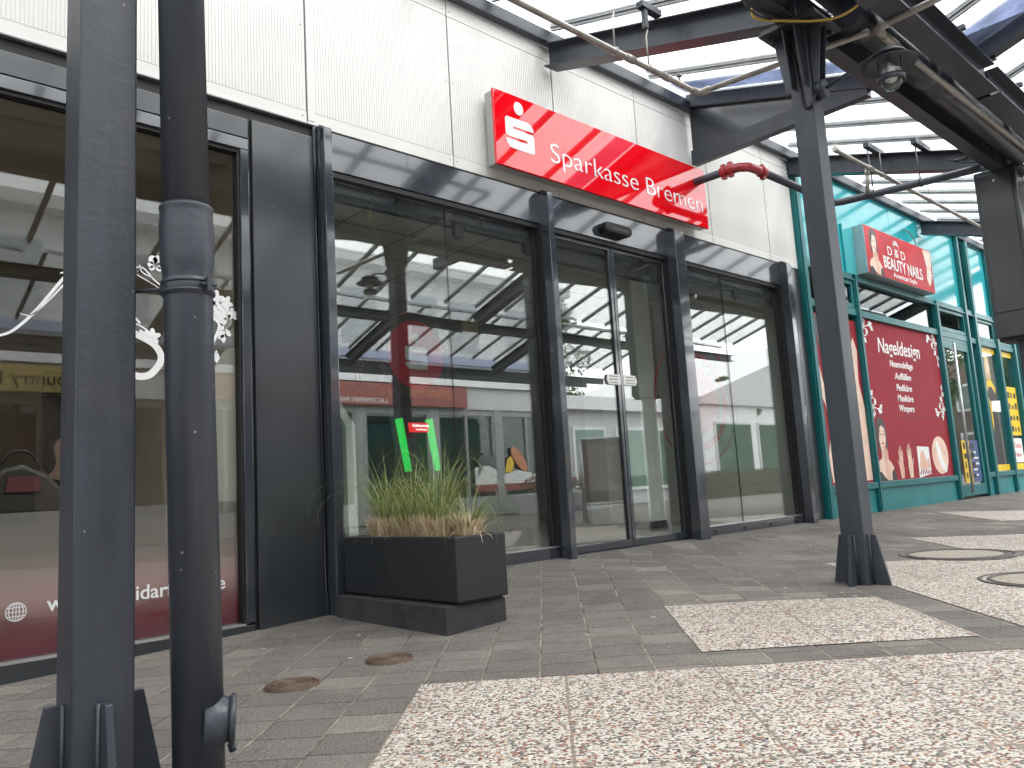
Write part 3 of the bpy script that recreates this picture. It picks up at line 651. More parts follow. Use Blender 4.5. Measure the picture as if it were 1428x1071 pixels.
# ------------------------------------------------------------------ salon shop front, left
sal = thing('salon_shopfront', (.6, 0, 0), 'anthracite salon shop front with one wide window and a blank metal panel', 'shop front')
XL = -5.1
mb = MB(); mb.box(XL, 1.783, -.010, .05, 2.565, 2.675); mb.build('header', 'panel', sal, .003)
mb = MB(); mb.box(XL, 2.186, .004, .05, 2.677, 2.742); mb.build('shadow_gap', 'black', sal)
mb = MB(); mb.box(XL, 2.19, -.022, .012, 2.743, 2.752); mb.build('flashing', 'alu', sal, .002)
mb = MB(); mb.box(XL, 1.783, -.014, .06, 2.495, 2.558).box(1.735, 1.783, -.0135, .06, .03, 2.495); mb.build('window_frame', 'frame', sal, .004)
mb = MB(); mb.box(XL, 1.735, -.002, .055, 2.476, 2.4945).box(1.722, 1.7345, -.0015, .055, .031, 2.476); mb.build('gasket', 'black', sal)
mb = MB(); mb.box(1.80, 2.165, -.018, .045, -.04, 2.675); mb.build('blank_panel', 'panel', sal, .004)
mb = MB(); mb.box(1.784, 1.799, .002, .05, -.04, 2.676).box(2.166, 2.189, .0, .05, -.04, 2.742); mb.build('groove', 'black', sal)
mb = MB(); mb.box(2.168, 2.186, -.02, .0, 0, 2.74); mb.build('corner_profile', 'frame', sal, .003)
mb = MB(); mb.box(XL, 1.783, -.008, .06, -.12, .018); mb.build('plinth', 'panel', sal, .003)
mb = MB(); mb.box(XL, 1.735, -.012, .03, .019, .029); mb.build('sill_edge', 'alul', sal)
mb = MB(); mb.box(XL, 1.722, .034, .044, .03, 2.476); mb.build('glass_pane', 'glass_salon', sal)
mb = MB(); mb.box(XL, 1.719, .046, .0475, .031, .632); mb.build('privacy_foil', 'privacy', sal)
y = .0335
mb = MB()
ribbon(mb, [(.60, 1.372), (.675, 1.392), (.728, 1.424), (.809, 1.519), (.917, 1.683), (1.0, 1.80)], y, .010, .014)
ribbon(mb, [(.745, 1.495), (.791, 1.495), (.856, 1.568), (.917, 1.649), (.99, 1.74)], y, .003, .010)
ribbon(mb, [(.90, 1.70), (1.0, 1.72), (1.10, 1.66), (1.246, 1.50)], y, .006, .010)
ribbon(mb, [(1.20, 1.46), (1.241, 1.440), (1.313, 1.40), (1.343, 1.335), (1.30, 1.262), (1.242, 1.243), (1.17, 1.27)], y, .030, .034)
ribbon(mb, [(1.22, 1.50), (1.27, 1.475), (1.32, 1.425)], y, .006, .010)
ribbon(mb, [(1.22, 1.775), (1.262, 1.775), (1.31, 1.725), (1.36, 1.69)], y, .005, .008)
ribbon(mb, [(1.23, 1.74), (1.29, 1.71), (1.37, 1.675), (1.45, 1.70)], y, .004, .004)
ribbon(mb, [(1.242, 1.79), (1.255, 1.755), (1.30, 1.735)], y, .005, .005)
ribbon(mb, [(1.60, 1.44), (1.63, 1.52), (1.62, 1.60), (1.56, 1.66)], y, .016, .010)
def petal(cx, cz, a, l, w):
    d = Vector((math.cos(R(a)), math.sin(R(a)))); q = Vector((-d.y, d.x)); c = Vector((cx, cz))
    return [tuple(c), tuple(c+d*l*.45+q*w), tuple(c+d*l*.85+q*w*.7), tuple(c+d*l), tuple(c+d*l*.85-q*w*.7), tuple(c+d*l*.45-q*w)]
def flower(cx, cz, r, n=5, a=90):
    for i in range(n): mb.poly(petal(cx, cz, a+360*i/n, r, r*.32), y-.0016*(i % 2), .0012)
flower(1.302, 1.442, .042); flower(1.26, 1.445, .03, 5, 50)
for (fx, fz, fr) in ((1.615, 1.665, .05), (1.665, 1.652, .042), (1.59, 1.62, .04), (1.648, 1.60, .05), (1.70, 1.595, .035), (1.61, 1.572, .035)): flower(fx, fz, fr, 5, fx*900 % 360)
for (px_, pz_, pa, pl) in ((1.62, 1.535, 20, .055), (1.655, 1.50, 120, .05), (1.665, 1.515, 300, .045), (1.625, 1.455, 60, .06), (1.655, 1.435, 100, .05), (1.61, 1.43, 180, .05), (1.615, 1.40, 270, .02), (1.617, 1.33, 95, .06), (1.67, 1.555, 80, .012), (1.672, 1.577, 80, .012)): mb.poly(petal(px_, pz_, pa, pl, pl*.3), y, .0012)
for (bx, bz, s) in ((1.315, 1.795, 1),):      # butterfly
    for a_, l_, w_ in ((65, .06, .026), (110, .055, .024), (10, .038, .018), (170, .038, .018), (-40, .035, .012), (-140, .035, .012)): mb.poly(petal(bx, bz, a_, l_, w_), y-.001, .0012)
mb.build('window_ornament', 'white', sal)
tx = []
text('www', .870, .0335, .209, 'white', sal, width=.20, bold=.012)
text('idarf', 1.232, .0335, .208, 'white', sal, width=.165, bold=.012)
text('de', 1.566, .0335, .209, 'white', sal, width=.082, bold=.012)
mb = MB(); ring(mb, .757, .222, .036, .039, y, n=32)
for e in (.33, .72): 
    for sgn in (-1, 1): ribbon(mb, [(.757+sgn*.037*e*math.cos(R(t)), .222+.037*math.sin(R(t))) for t in range(-90, 91, 30)], y, .003, n=4)
mb.box(.7555, .7585, y-.0015, y, .186, .258)
for h in (-.018, 0, .018): mb.box(.757-math.sqrt(.037**2-h*h), .757+math.sqrt(.037**2-h*h), y-.0032, y-.0017, .222+h-.0014, .222+h+.0014)
mb.build('globe_symbol', 'white', sal)
mb = MB(); pts = [(1.60, .63), (1.719, .63), (1.719, 1.42)]+[(1.719-.119*math.sin(R(t))**.9, 1.20+.22*math.cos(R(t))) for t in range(10, 91, 10)]; mb.poly(pts, .0485, .0012); mb.build('frosted_foil', 'frost', sal)
# salon interior
sroom = thing('salon_interior', (0, 3, 0), 'brown salon room seen dimly through the left window', 'room')
mb = MB(); mb.box(-6, 1.98, .07, 5.2, -.2, .0); mb.build('floor', 'int_floor', sroom)
mb = MB(); mb.box(-6, 1.98, .07, 5.2, 2.60, 2.66); mb.build('ceiling', 'salon_wall', sroom)
mb = MB(); mb.box(-6, 3.5, 4.0, 4.1, 0, 2.6); mb.build('wall', 'salon_wall', sroom)
mb = MB(); mb.box(1.86, 1.98, .07, 4.0, 0, 2.6); mb.build('wall', 'salon_wall', sroom)
def radiator(x0, x1, z0, z1, y0):
    t = thing('radiator', ((x0+x1)/2, y0, z0), 'white panel radiator standing behind the printed foil of the salon window', 'radiator')
    mb = MB(); n = int((x1-x0)/.05); pts = []
    for i in range(n):
        x = x0+(x1-x0)*i/n; p = (x1-x0)/n; pts += [(x, y0), (x+p*.3, y0), (x+p*.4, y0-.012), (x+p*.9, y0-.012)]
    pts += [(x1, y0), (x1, y0+.08), (x0, y0+.08)]; mb.prism(pts, 'z', z0, z1); mb.build('panel', 'radiator', t)
    mb = MB(); mb.box(x0-.01, x1+.01, y0-.02, y0+.09, z1+.001, z1+.016); mb.build('grille', 'radiator', t, .003)
radiator(-1.5, 1.55, .13, .45, .17)
sill_ = MB(); sill_.box(-2.5, 1.80, .08, .42, .575, .612); tag(sill_.build('window_shelf', 'salon_dark', bevel=.004), 'dark shelf running behind the salon window above the radiator', 'shelf')
tv = thing('wall_screen', (1.62, 3.9, 1.6), 'dark angled screen on the back wall of the salon', 'screen'); mb = MB(); mb.hexa([(1.50, 2.2, 1.36), (1.80, 2.2, 1.42), (1.80, 2.26, 1.42), (1.50, 2.26, 1.36), (1.50, 2.2, 1.53), (1.80, 2.2, 1.55), (1.80, 2.26, 1.55), (1.50, 2.26, 1.53)]); mb.build('case', 'salon_dark', tv, .004)
mb = MB(); mb.tube([(1.79, 2.24, 1.42), (1.76, 2.24, 1.2), (1.78, 2.24, 1.05), (1.75, 2.24, .86)], .004, 6); mb.build('cord', 'cable', tv)
bagm = thing('handbag', (.86, .9, .61), 'black and dull red bag on the shelf at the left edge of the salon window', 'bag')
mb = MB(); mb.prism([(.66, .62), (.98, .62), (.95, .74), (.90, .80), (.80, .85), (.72, .83), (.67, .75)], 'y', .18, .36); mb.build('body', 'salon_dark', bagm, .02)
mb = MB(); mb.prism([(.73, .72), (.87, .72), (.87, .79), (.74, .79)], 'y', .165, .179); mb.build('pocket', 'salon_red', bagm, .004)
mb = MB(); mb.tube(spline([(.72, .26, .83), (.76, .26, .90), (.84, .26, .90), (.90, .26, .80)]), .008, 8); mb.build('handle', 'salon_dark', bagm)
mir = thing('salon_mirror', (1.72, 3.4, 0), 'tall dark mirror panel inside the salon beside the left post', 'mirror')
mb = MB(); mb.box(1.56, 1.858, 3.40, 3.44, .0, 1.80); mb.build('backing', 'salon_dark', mir, .004)
M['mirror'] = pm('dark_mirror', (.05, .05, .05), .05, metal=.9, var=.02)
mb = MB(); mb.box(1.58, 1.84, 3.392, 3.399, .3, 1.76); mb.build('mirror_glass', 'mirror', mir)
# a seated customer deep inside the salon
def skin_body(name, verts, edges, radii, mat, parent=None, sub=2, root=0):
    me = bpy.data.meshes.new(name); me.from_pydata([tuple(v) for v in verts], edges, []); o = bpy.data.objects.new(name, me); COL.objects.link(o)
    o.modifiers.new('skin', 'SKIN')
    for i, r in enumerate(radii):
        sv = me.skin_vertices[0].data[i]; rr = r if isinstance(r, tuple) else (r, r); sv.radius = rr; sv.use_root = (i == root)
    ss = o.modifiers.new('sub', 'SUBSURF'); ss.levels = sub; ss.render_levels = sub
    me.materials.append(M[mat])
    if parent: o.parent = parent; o.matrix_parent_inverse = Matrix.Translation(parent.location).inverted()
    return o
px, py = 1.57, 2.75
per = tag(skin_body('person', [(px, py, .50), (px, py, .66), (px, py-.01, .84), (px, py-.01, .95), (px, py-.03, 1.03), (px-.005, py-.045, 1.10), (px, py-.03, 1.20),
    (px-.17, py, .83), (px-.22, py-.04, .62), (px-.14, py-.24, .60), (px-.10, py-.33, .60), (px+.17, py, .83), (px+.22, py-.04, .62), (px+.14, py-.24, .60), (px+.10, py-.33, .60),
    (px-.10, py-.02, .48), (px-.11, py-.42, .47), (px-.11, py-.44, .07), (px-.11, py-.56, .04), (px+.10, py-.02, .48), (px+.11, py-.42, .47), (px+.11, py-.44, .07), (px+.11, py-.56, .04),
    (px-.06, py-.36, .60), (px-.075, py-.38, .595), (px-.09, py-.39, .595), (px-.105, py-.385, .60), (px+.06, py-.36, .60), (px+.075, py-.38, .595), (px+.09, py-.39, .595), (px+.105, py-.385, .60)],
    [(0, 1), (1, 2), (2, 3), (3, 4), (4, 5), (5, 6), (2, 7), (7, 8), (8, 9), (9, 10), (2, 11), (11, 12), (12, 13), (13, 14), (0, 15), (15, 16), (16, 17), (17, 18), (0, 19), (19, 20), (20, 21), (21, 22), (10, 23), (10, 24), (10, 25), (10, 26), (14, 27), (14, 28), (14, 29), (14, 30)],
    [.13, .12, .13, .06, .07, .085, .075, .055, .045, .035, .03, .055, .045, .035, .03, .085, .06, .045, .035, .085, .06, .045, .035]+[.009]*8, 'skin'),
    'person in dark clothes with black hair sitting inside the salon beside the mirror', 'person')
hb = MB(); hb.lathe([(.001, .118), (.06, .105), (.092, .06), (.10, .0), (.098, -.06), (.085, -.13), (.06, -.16)], (px, py+.022, 1.135), n=20)
hb.build('hair', 'hair', per)
mb = MB()
for ex in (-.032, .032): mb.lathe([(.001, -.004), (.011, 0), (.001, .006)], (px+ex, py-.124, 1.125), 'y', 10)
mb.build('eyes', 'ink', per)
mb = MB(); mb.lathe([(.001, -.004), (.022, 0), (.001, .006)], (px, py-.118, 1.062), 'y', 12); mb.build('mouth', 'lips', per)
mb = MB(); mb.tube([(px, py-.118, 1.125), (px, py-.138, 1.092), (px, py-.118, 1.082)], [.006, .013, .006], 8); mb.build('nose', 'skin', per)
skin_body('clothing', [(px, py, .50), (px, py, .66), (px, py-.01, .84), (px, py-.01, .93), (px-.17, py, .83), (px-.22, py-.04, .62), (px-.15, py-.22, .60), (px+.17, py, .83), (px+.22, py-.04, .62), (px+.15, py-.22, .60), (px-.11, py-.42, .47), (px-.11, py-.44, .10), (px+.11, py-.42, .47), (px+.11, py-.44, .10)],
    [(0, 1), (1, 2), (2, 3), (2, 4), (4, 5), (5, 6), (2, 7), (7, 8), (8, 9), (0, 10), (10, 11), (0, 12), (12, 13)], [.15, .14, .15, .075, .068, .056, .046, .068, .056, .046, .075, .056, .075, .056], 'cloth').parent = per
ch = thing('salon_chair', (px, py+.05, 0), 'dark salon chair under the seated person', 'chair')
mb = MB(); mb.box(px-.24, px+.24, py-.30, py+.22, .33, .40); mb.build('seat', 'salon_dark', ch, .02)
mb = MB(); mb.box(px-.22, px+.22, py+.20, py+.27, .40, .85); mb.build('backrest', 'salon_dark', ch, .02)
mb = MB(); mb.lathe([(.22, .0), (.22, .02), (.04, .04), (.035, .33)], (px, py-.02, 0), n=24); mb.build('pedestal', 'alul', ch)

# ------------------------------------------------------------------ steel columns
def column(x, y, label, z1=3.075):
    z0 = ground_z(x, y)-.01; t = thing('steel_column', (x, y, z0), label, 'column', 'square steel columns of the canopy'); h = .061
    mb = MB(); mb.box(x-h, x+h, y-h, y+h, z0, z1); mb.build('shaft', 'steel', t, .005)
    for dx, dy in ((-1, 0), (1, 0), (0, -1), (0, 1)):
        mb = MB(); a, b, zt = .0615, .150, z0+.262
        prof = [(a, z0), (b, z0), (a+.035, zt), (a, zt)]
        if dx: mb.prism([(x+dx*p, q) for p, q in prof], 'y', y-.008, y+.008)
        else: mb.prism([(y+dy*p, q) for p, q in prof], 'x', x-.008, x+.008)
        mb.build('foot_gusset', 'steel', t, .002)
        mb = MB(); mb.tube([(x+dx*.064+dy*.011, y+dy*.064+dx*.011, z0), (x+dx*.064+dy*.011, y+dy*.064+dx*.011, zt)], .006, 6); mb.build('weld_seam', 'steel', t)
    for dx, dy in ((-1, 0), (1, 0), (0, -1), (0, 1)):
        mb = MB(); a, b = .0615, .150; prof = [(a, z1-.34), (a+.035, z1-.34), (b-.01, z1-.001), (a, z1-.001)]
        for o in (-.035, .035):
            if dx: mb.prism([(x+dx*p, q) for p, q in prof], 'y', y+o-.005, y+o+.005)
            else: mb.prism([(y+dy*p, q) for p, q in prof], 'x', x+o-.005, x+o+.005)
        mb.build('head_gusset', 'steel', t, .002)
    mb = MB(); mb.box(x-.16, x+.16, y-.17, y+.17, z1, z1+.014).box(x-.15, x+.15, y-.16, y+.16, z1+.020, z1+.032); cp = mb.build('head_plate', 'steel', t, .002)
    mb = MB()
    for a in (-.11, .11):
        for b in (-.12, .12): mb.lathe([(.016, -.014), (.016, -.001), (.009, -.001), (.009, .045)], (x+a, y+b, z1), n=6)
    mb.build('bolts', 'steel', cp)
    return t
CX = [.517, 4.17, 7.80, 11.44]; CY = -1.99
column(CX[0], CY, 'square anthracite steel column nearest the camera at the left, cut by the top edge')
c1 = column(CX[1], CY, 'square anthracite steel column in front of the bank and nail shop with a lamp on it')
column(CX[2], CY, 'square anthracite steel column carrying the large cabinet at the right edge')
column(CX[3], CY, 'square anthracite steel column beyond the right edge of the view')
# red foil wrapped on the bank side of the column
# ------------------------------------------------------------------ canopy
def ibeam_pts(h, w, tf=.011, tw=.008):       # section across, z from 0 to h
    a = w/2; b = tw/2
    return [(-a, 0), (a, 0), (a, tf), (b, tf), (b, h-tf), (a, h-tf), (a, h), (-a, h), (-a, h-tf), (-b, h-tf), (-b, tf), (-a, tf)]
def beam_y(x, y0, z0, y1, z1, h=.17, w=.14):   # sloping rafter beam: bottom edge runs from (y0,z0) to (y1,z1)
    mb = MB(); A = []; B = []
    for q in ibeam_pts(h, w): A.append(mb.bm.verts.new((x+q[0], y0, z0+q[1]))); B.append(mb.bm.verts.new((x+q[0], y1, z1+q[1])))
    n = len(A); mb.bm.faces.new(A); mb.bm.faces.new(B[::-1])
    for i in range(n): mb.bm.faces.new((A[i], B[i], B[(i+1) % n], A[(i+1) % n]))
    return mb
def beam_x(y, z, x0, x1, h=.18, w=.10):
    return MB().prism([(y+q[0], z+q[1]) for q in ibeam_pts(h, w)], 'x', x0, x1)
K = .315; X0, X1 = -11.0, 15.25
BARS = [4.23+.6067*k for k in range(-25, 19)]
def canopy_bay(label, ya, za, yb, zb, beams, frame=None, bars=BARS, wall_beam=None, wb=.14):
    """one sloping glass strip from (ya,za) to (yb,zb), za/zb the glass level"""
    t = thing('canopy_roof', (6, (ya+yb)/2, min(za, zb)), label, 'canopy', 'glazed canopy strips over the mall')
    for x in bars:
        mb = MB(); w = .026
        for (q0, q1, dz0, dz1) in ((-w, w, -.012, -.003), (-.011, .011, -.034, -.012)):
            mb.hexa([(x+q0, ya, za+dz0), (x+q1, ya, za+dz0), (x+q1, yb, zb+dz0), (x+q0, yb, zb+dz0), (x+q0, ya, za+dz1), (x+q1, ya, za+dz1), (x+q1, yb, zb+dz1), (x+q0, yb, zb+dz1)])
        mb.hexa([(x-w, ya, za+.012), (x+w, ya, za+.012), (x+w, yb, zb+.012), (x-w, yb, zb+.012), (x-w, ya, za+.022), (x+w, ya, za+.022), (x+w, yb, zb+.022), (x-w, yb, zb+.022)])
        mb.build('glazing_bar', 'alu', t)
    for a, b in zip(bars, bars[1:]):
        mb = MB(); mb.hexa([(a+.006, ya, za), (b-.006, ya, za), (b-.006, yb, zb), (a+.006, yb, zb), (a+.006, ya, za+.008), (b-.006, ya, za+.008), (b-.006, yb, zb+.008), (a+.006, yb, zb+.008)])
        mb.build('glass_panel', 'glass_roof', t)
    for x in beams: beam_y(x, ya, za-.36, yb, zb-.36, .19, wb).build('rafter_beam', 'steel', t, .002)
    return t
bay1 = canopy_bay('glass canopy strip sloping down from the shop fronts to the columns', -.03, 4.12, -2.03, 4.12-K*2.0, [x+.02 for x in CX]+[15.0, -3.12, -6.76, -10.4])
mb = MB(); mb.box(X0, X1, -.065, .0, 3.956, 3.968).box(X0, X1, -.012, .0, 3.968, 4.10).box(X0, X1, -.065, -.055, 3.968, 4.03); mb.build('wall_rail', 'steel', bay1, .002)
def gable(t, sgn, ya, za, yb):
    x = 6.03
    zb = za-K*abs(yb-ya)
    mb = MB(); mb.hexa([(x-.05, ya, za-.13), (x+.05, ya, za-.13), (x+.05, yb, zb-.13), (x-.05, yb, zb-.13), (x-.05, ya, za-.012), (x+.05, ya, za-.012), (x+.05, yb, zb-.012), (x-.05, yb, zb-.012)]); mb.build('joint_beam', 'steel', t, .002)
    mb = MB(); yy = ya+(yb-ya)*.84
    mb.box(x-.04, x+.04, min(ya, yy), max(ya, yy), 3.432, 3.57); mb.build('joint_tie', 'steel', t, .003)
    ye = ya+(yb-ya)*.70; ze = za-.13-K*abs(ye-ya)
    mb = MB(); mb.prism([(ya, 3.571), (ye, 3.571), (ye, max(ze, 3.572)), (ya, za-.131)], 'x', x-.004, x+.004); mb.build('gable_panel', 'panel', t)
gable(bay1, 1, -.03, 4.12, -1.93)
# valley: two lengthwise beams, gutter and drain between them
val = thing('valley_gutter', (6, -2.2, 3.1), 'dark valley gutter and twin beams running along the tops of the columns', 'gutter')
for x0, x1 in ((X0, .60), (.64, 4.16), (4.18, 7.79), (7.81, X1)): beam_x(-1.98, 3.11, x0, x1, .20, .10).build('lengthwise_beam', 'steel', val, .002)
for x0, x1 in ((X0, 2.36), (2.40, 6.00), (6.06, 9.66), (9.70, X1)): beam_x(-2.41, 3.10, x0, x1, .20, .14).build('lengthwise_beam', 'steel', val, .002)
mb = MB(); mb.prism([(-2.30, 3.34), (-2.02, 3.34), (-2.02, 3.46), (-2.035, 3.46), (-2.035, 3.355), (-2.285, 3.355), (-2.285, 3.46), (-2.30, 3.46)], 'x', X0, X1); mb.build('gutter_tray', 'steel', val)
for x in BARS: MB().box(x-.02, x+.02, -2.48, -2.22, 3.345, 3.375).build('gutter_bracket', 'steel', val)
bay2 = canopy_bay('glass canopy strip rising from the column valley to the ridge above the camera', -2.33, 3.44, -3.80, 3.44+K*1.47, [.54, 4.19, 7.82, 11.46, -3.12, -6.76, -10.4])
mb = MB(); x = 6.03; mb.hexa([(x-.05, -2.36, 3.33), (x+.05, -2.36, 3.33), (x+.05, -3.8, 3.33+K*1.44), (x-.05, -3.8, 3.33+K*1.44), (x-.05, -2.36, 3.428), (x+.05, -2.36, 3.428), (x+.05, -3.8, 3.428+K*1.44), (x-.05, -3.8, 3.428+K*1.44)]); mb.build('joint_beam', 'steel', bay2, .002)
mb = MB(); mb.box(5.99, 6.07, -3.8, -2.1, 3.432, 3.57) ; mb.build('joint_tie', 'steel', bay2, .003)
bay3 = canopy_bay('glass canopy strip falling from the ridge behind the camera', -3.84, 3.90, -5.20, 3.90-K*1.36, [.54, 4.19, 7.82, 11.46, -3.12, -6.76, -10.4])
mb = MB(); mb.box(X0, X1, -3.86, -3.78, 3.86, 3.95); mb.build('ridge_rail', 'steel', bay3)
val2 = thing('valley_gutter', (6, -5.35, 3.1), 'dark valley beam over the middle of the mall behind the camera', 'gutter')
beam_x(-5.35, 3.11, X0, X1, .13, .16).build('lengthwise_beam', 'steel', val2, .002)
bay4 = canopy_bay('glass canopy strip rising beyond the middle of the mall', -5.5, 3.46, -7.25, 3.46+K*1.75, [.54, 4.19, 7.82, 11.46, -3.12, -6.76, -10.4])
bay5 = canopy_bay('glass canopy strip falling towards the shops opposite', -7.29, 4.0, -8.95, 4.0-K*1.66, [.54, 4.19, 7.82, 11.46, -3.12, -6.76, -10.4])
val3 = thing('valley_gutter', (6, -9.3, 3.1), 'dark valley beams along the columns opposite', 'gutter')
beam_x(-9.05, 3.12, X0, X1, .14, .09).build('lengthwise_beam', 'steel', val3, .002); beam_x(-9.62, 3.12, X0, X1, .14, .09).build('lengthwise_beam', 'steel', val3, .002)
for cx_ in (.5, 4.17): column(cx_, -5.35, 'square steel column of the middle row behind the camera')
for cx_ in (-1.3, -5.0): column(cx_, -9.3, 'square steel column in front of the shops opposite')

for bay, ya, za, yb, zb in ((bay1, -.03, 4.12, -2.03, 4.12-K*2.0), (bay2, -2.33, 3.44, -3.8, 3.44+K*1.47)):
    mb = MB(); mb.hexa([(5.72, ya, za+.012), (5.985, ya, za+.012), (5.985, yb, zb+.012), (5.72, yb, zb+.012), (5.72, ya, za+.016), (5.985, ya, za+.016), (5.985, yb, zb+.016), (5.72, yb, zb+.016)]); mb.build('blue_strip', 'bluestrip', bay)
    bm = bmesh.new(); rg = random.Random(17)
    for k in range(420):
        x = rg.uniform(2, 14); q = rg.random()**1.6; y_ = (yb+(ya-yb)*q) if bay is bay1 else (ya+(yb-ya)*q); z_ = (za+(zb-za)*(y_-ya)/(yb-ya))+.0105; L = rg.uniform(.008, .045); w_ = rg.uniform(.002, .006); a = rg.gauss(1.57, .7); d = (math.cos(a), math.sin(a)); sl_ = (zb-za)/(yb-ya)
        bm.faces.new([bm.verts.new((x+d[0]*L*i_-d[1]*w_*j_, y_+d[1]*L*i_+d[0]*w_*j_, z_+sl_*(d[1]*L*i_+d[0]*w_*j_))) for i_, j_ in ((-1, 0), (0, 1), (1, .2), (.2, -1))])
    me = bpy.data.meshes.new('leaf_litter'); bm.to_mesh(me); bm.free(); o = bpy.data.objects.new('leaf_litter', me); COL.objects.link(o); me.materials.append(M['bark']); tag(o, 'dry leaf litter lying on the canopy glass', 'litter', kind='stuff')

# ------------------------------------------------------------------ pipes, drain, cables, lamp, cabinet
dp = thing('downpipe', (.68, -2.11, 0), 'anthracite plastic downpipe with a socket joint next to the nearest column', 'downpipe')
dx, dy = .690, -2.11; r = .0530; tilt = lambda z: dx-.0175*z
P_ = lambda z: (tilt(z), dy, z)
mb = MB(); mb.tube([P_(1.27), P_(3.12)], r-.0015, 32); mb.build('upper_pipe', 'pipe', dp)
mb = MB(); mb.tube([P_(-.03), P_(1.12), P_(1.135), P_(1.155), P_(1.17), P_(1.250), P_(1.268), P_(1.280), P_(1.286), P_(1.291)], [r, r, r+.001, r+.005, r+.0062, r+.0062, r+.0045, r+.0045, r+.0062, r+.0055], 32); mb.build('lower_pipe', 'pipe', dp)
mb = MB(); mb.tube([P_(1.286), P_(1.2955)], r+.001, 32); mb.build('socket_seal', 'black', dp)
mb = MB(); mb.tube([P_(1.080), P_(1.083), P_(1.117), P_(1.120)], [r+.001, r+.004, r+.004, r+.001], 32)
mb.tube([P_(1.086), P_(1.092)], r+.006, 32); mb.tube([P_(1.108), P_(1.114)], r+.006, 32); cl_ = mb.build('clamp', 'pipe', dp)
mb = MB(); bx_ = tilt(1.10)+.022; mb.box(bx_-.005, bx_+.005, dy-r-.018, dy-r+.008, 1.084, 1.116).tube([(bx_-.018, dy-r-.011, 1.10), (bx_+.018, dy-r-.011, 1.10)], .004, 8); mb.build('clamp_bolt', 'steel', cl_)
mb = MB(); mb.tube([(.575, -2.03, 1.10), (tilt(1.1)-.04, dy+.02, 1.10)], .0045, 8); mb.build('wall_rod', 'steel', dp)
# cleaning opening on the right of the downpipe
oz = .150; o0 = Vector(P_(oz)); dv = Vector((.90, -.40, -.05)).normalized()
mb = MB(); mb.tube([o0+dv*.015, o0+dv*.045, o0+dv*.056, o0+dv*.066], [.062, .053, .047, .046], 28); oc = mb.build('cleaning_branch', 'pipe', dp)
mb = MB(); mb.tube([o0+dv*.064, o0+dv*.066, o0+dv*.074, o0+dv*.077], [.047, .053, .053, .049], 28); mb.build('cleaning_lid', 'pipe', oc)
mb = MB(); q = o0+dv*.070+Vector((0, 0, -.056)); mb.tube([q+Vector((-.004, 0, .006)), q+Vector((.0, .0, -.010))], .008, 10); mb.build('lid_catch', 'pipe', oc)

drain = thing('drain_pipe', (6.1, -2.17, 3.2), 'fat black horizontal drain pipe under the valley gutter', 'drain pipe')
mb = MB(); mb.tube([(4.42, -2.17, 3.215), (7.7, -2.17, 3.195)], .088, 28); mb.build('pipe', 'pipe', drain)
for xx in (4.47, 5.42, 5.75, 6.95):
    mb = MB(); mb.tube([(xx, -2.17, 3.215), (xx+.01, -2.17, 3.215), (xx+.17, -2.17, 3.214), (xx+.18, -2.17, 3.214)], [.090, .099, .099, .090], 28); mb.build('socket', 'pipe', drain)
def pipe(name, label, segs, r, mat, cat, fit=None, group=None):
    t = thing(name, segs[0][0], label, cat, group)
    for sg_ in segs: mb = MB(); mb.tube(sg_, r, 16); mb.build('pipe', mat, t)
    for f in fit or []:
        mb = MB(); mb.tube(f, [r*1.32]*len(f), 16); mb.build('fitting', mat, t)
    return t
sp = pipe('sprinkler_pipe', 'grey galvanised sprinkler pipe crossing under the canopy above the bank sign', [[(-2, -1.1, 3.2), (4.45, -1.1, 3.2), (4.49, -1.12, 3.2), (4.5, -1.16, 3.2), (4.5, -2.24, 3.09)]], .0185, 'galv', 'pipe',
    [[(4.42, -1.1, 3.2), (4.48, -1.105, 3.2), (4.5, -1.13, 3.2), (4.5, -1.18, 3.2)], [(3.72, -1.1, 3.2), (3.80, -1.1, 3.2)], [(4.1, -1.1, 3.2), (4.17, -1.1, 3.2)], [(4.5, -1.86, 3.13), (4.5, -1.90, 3.125)]])
for xx in (3.62, 3.95):
    mb = MB(); mb.tube([(xx, -1.1, 3.19), (xx, -1.1, 3.42), (xx+.02, -1.1, 3.47)], .005, 8); mb.tube([(xx, -1.1+.024*math.cos(a), 3.2+.024*math.sin(a)) for a in [R(30*i) for i in range(12)]], .004, 6, closed=True); mb.build('hanger', 'galv', sp)
mb = MB(); mb.box(3.90, 4.10, -1.13, -1.08, 3.60, 3.64).box(3.93, 3.96, -1.12, -1.09, 3.47, 3.62); mb.build('beam_clamp', 'steel', sp)
mb = MB(); mb.tube([(4.28, -1.1, 3.21), (4.28, -1.1, 3.255)], .008, 10).lathe([(.020, .045), (.020, .052), (.004, .055)], (4.28, -1.1, 3.21), n=12); mb.build('sprinkler_head', 'galv', sp)
sp3 = pipe('sprinkler_pipe', 'grey galvanised sprinkler pipe running along the valley gutter with an elbow', [[(4.5, -3.6, 3.12), (4.5, -2.32, 3.09), (4.51, -2.285, 3.09), (4.55, -2.28, 3.09), (7.6, -2.28, 3.11), (12, -2.28, 3.11)]], .0195, 'galv', 'pipe',
    [[(4.5, -2.36, 3.09), (4.5, -2.31, 3.09), (4.52, -2.285, 3.09), (4.58, -2.28, 3.09)], [(4.62, -2.28, 3.09), (4.78, -2.28, 3.09)]])
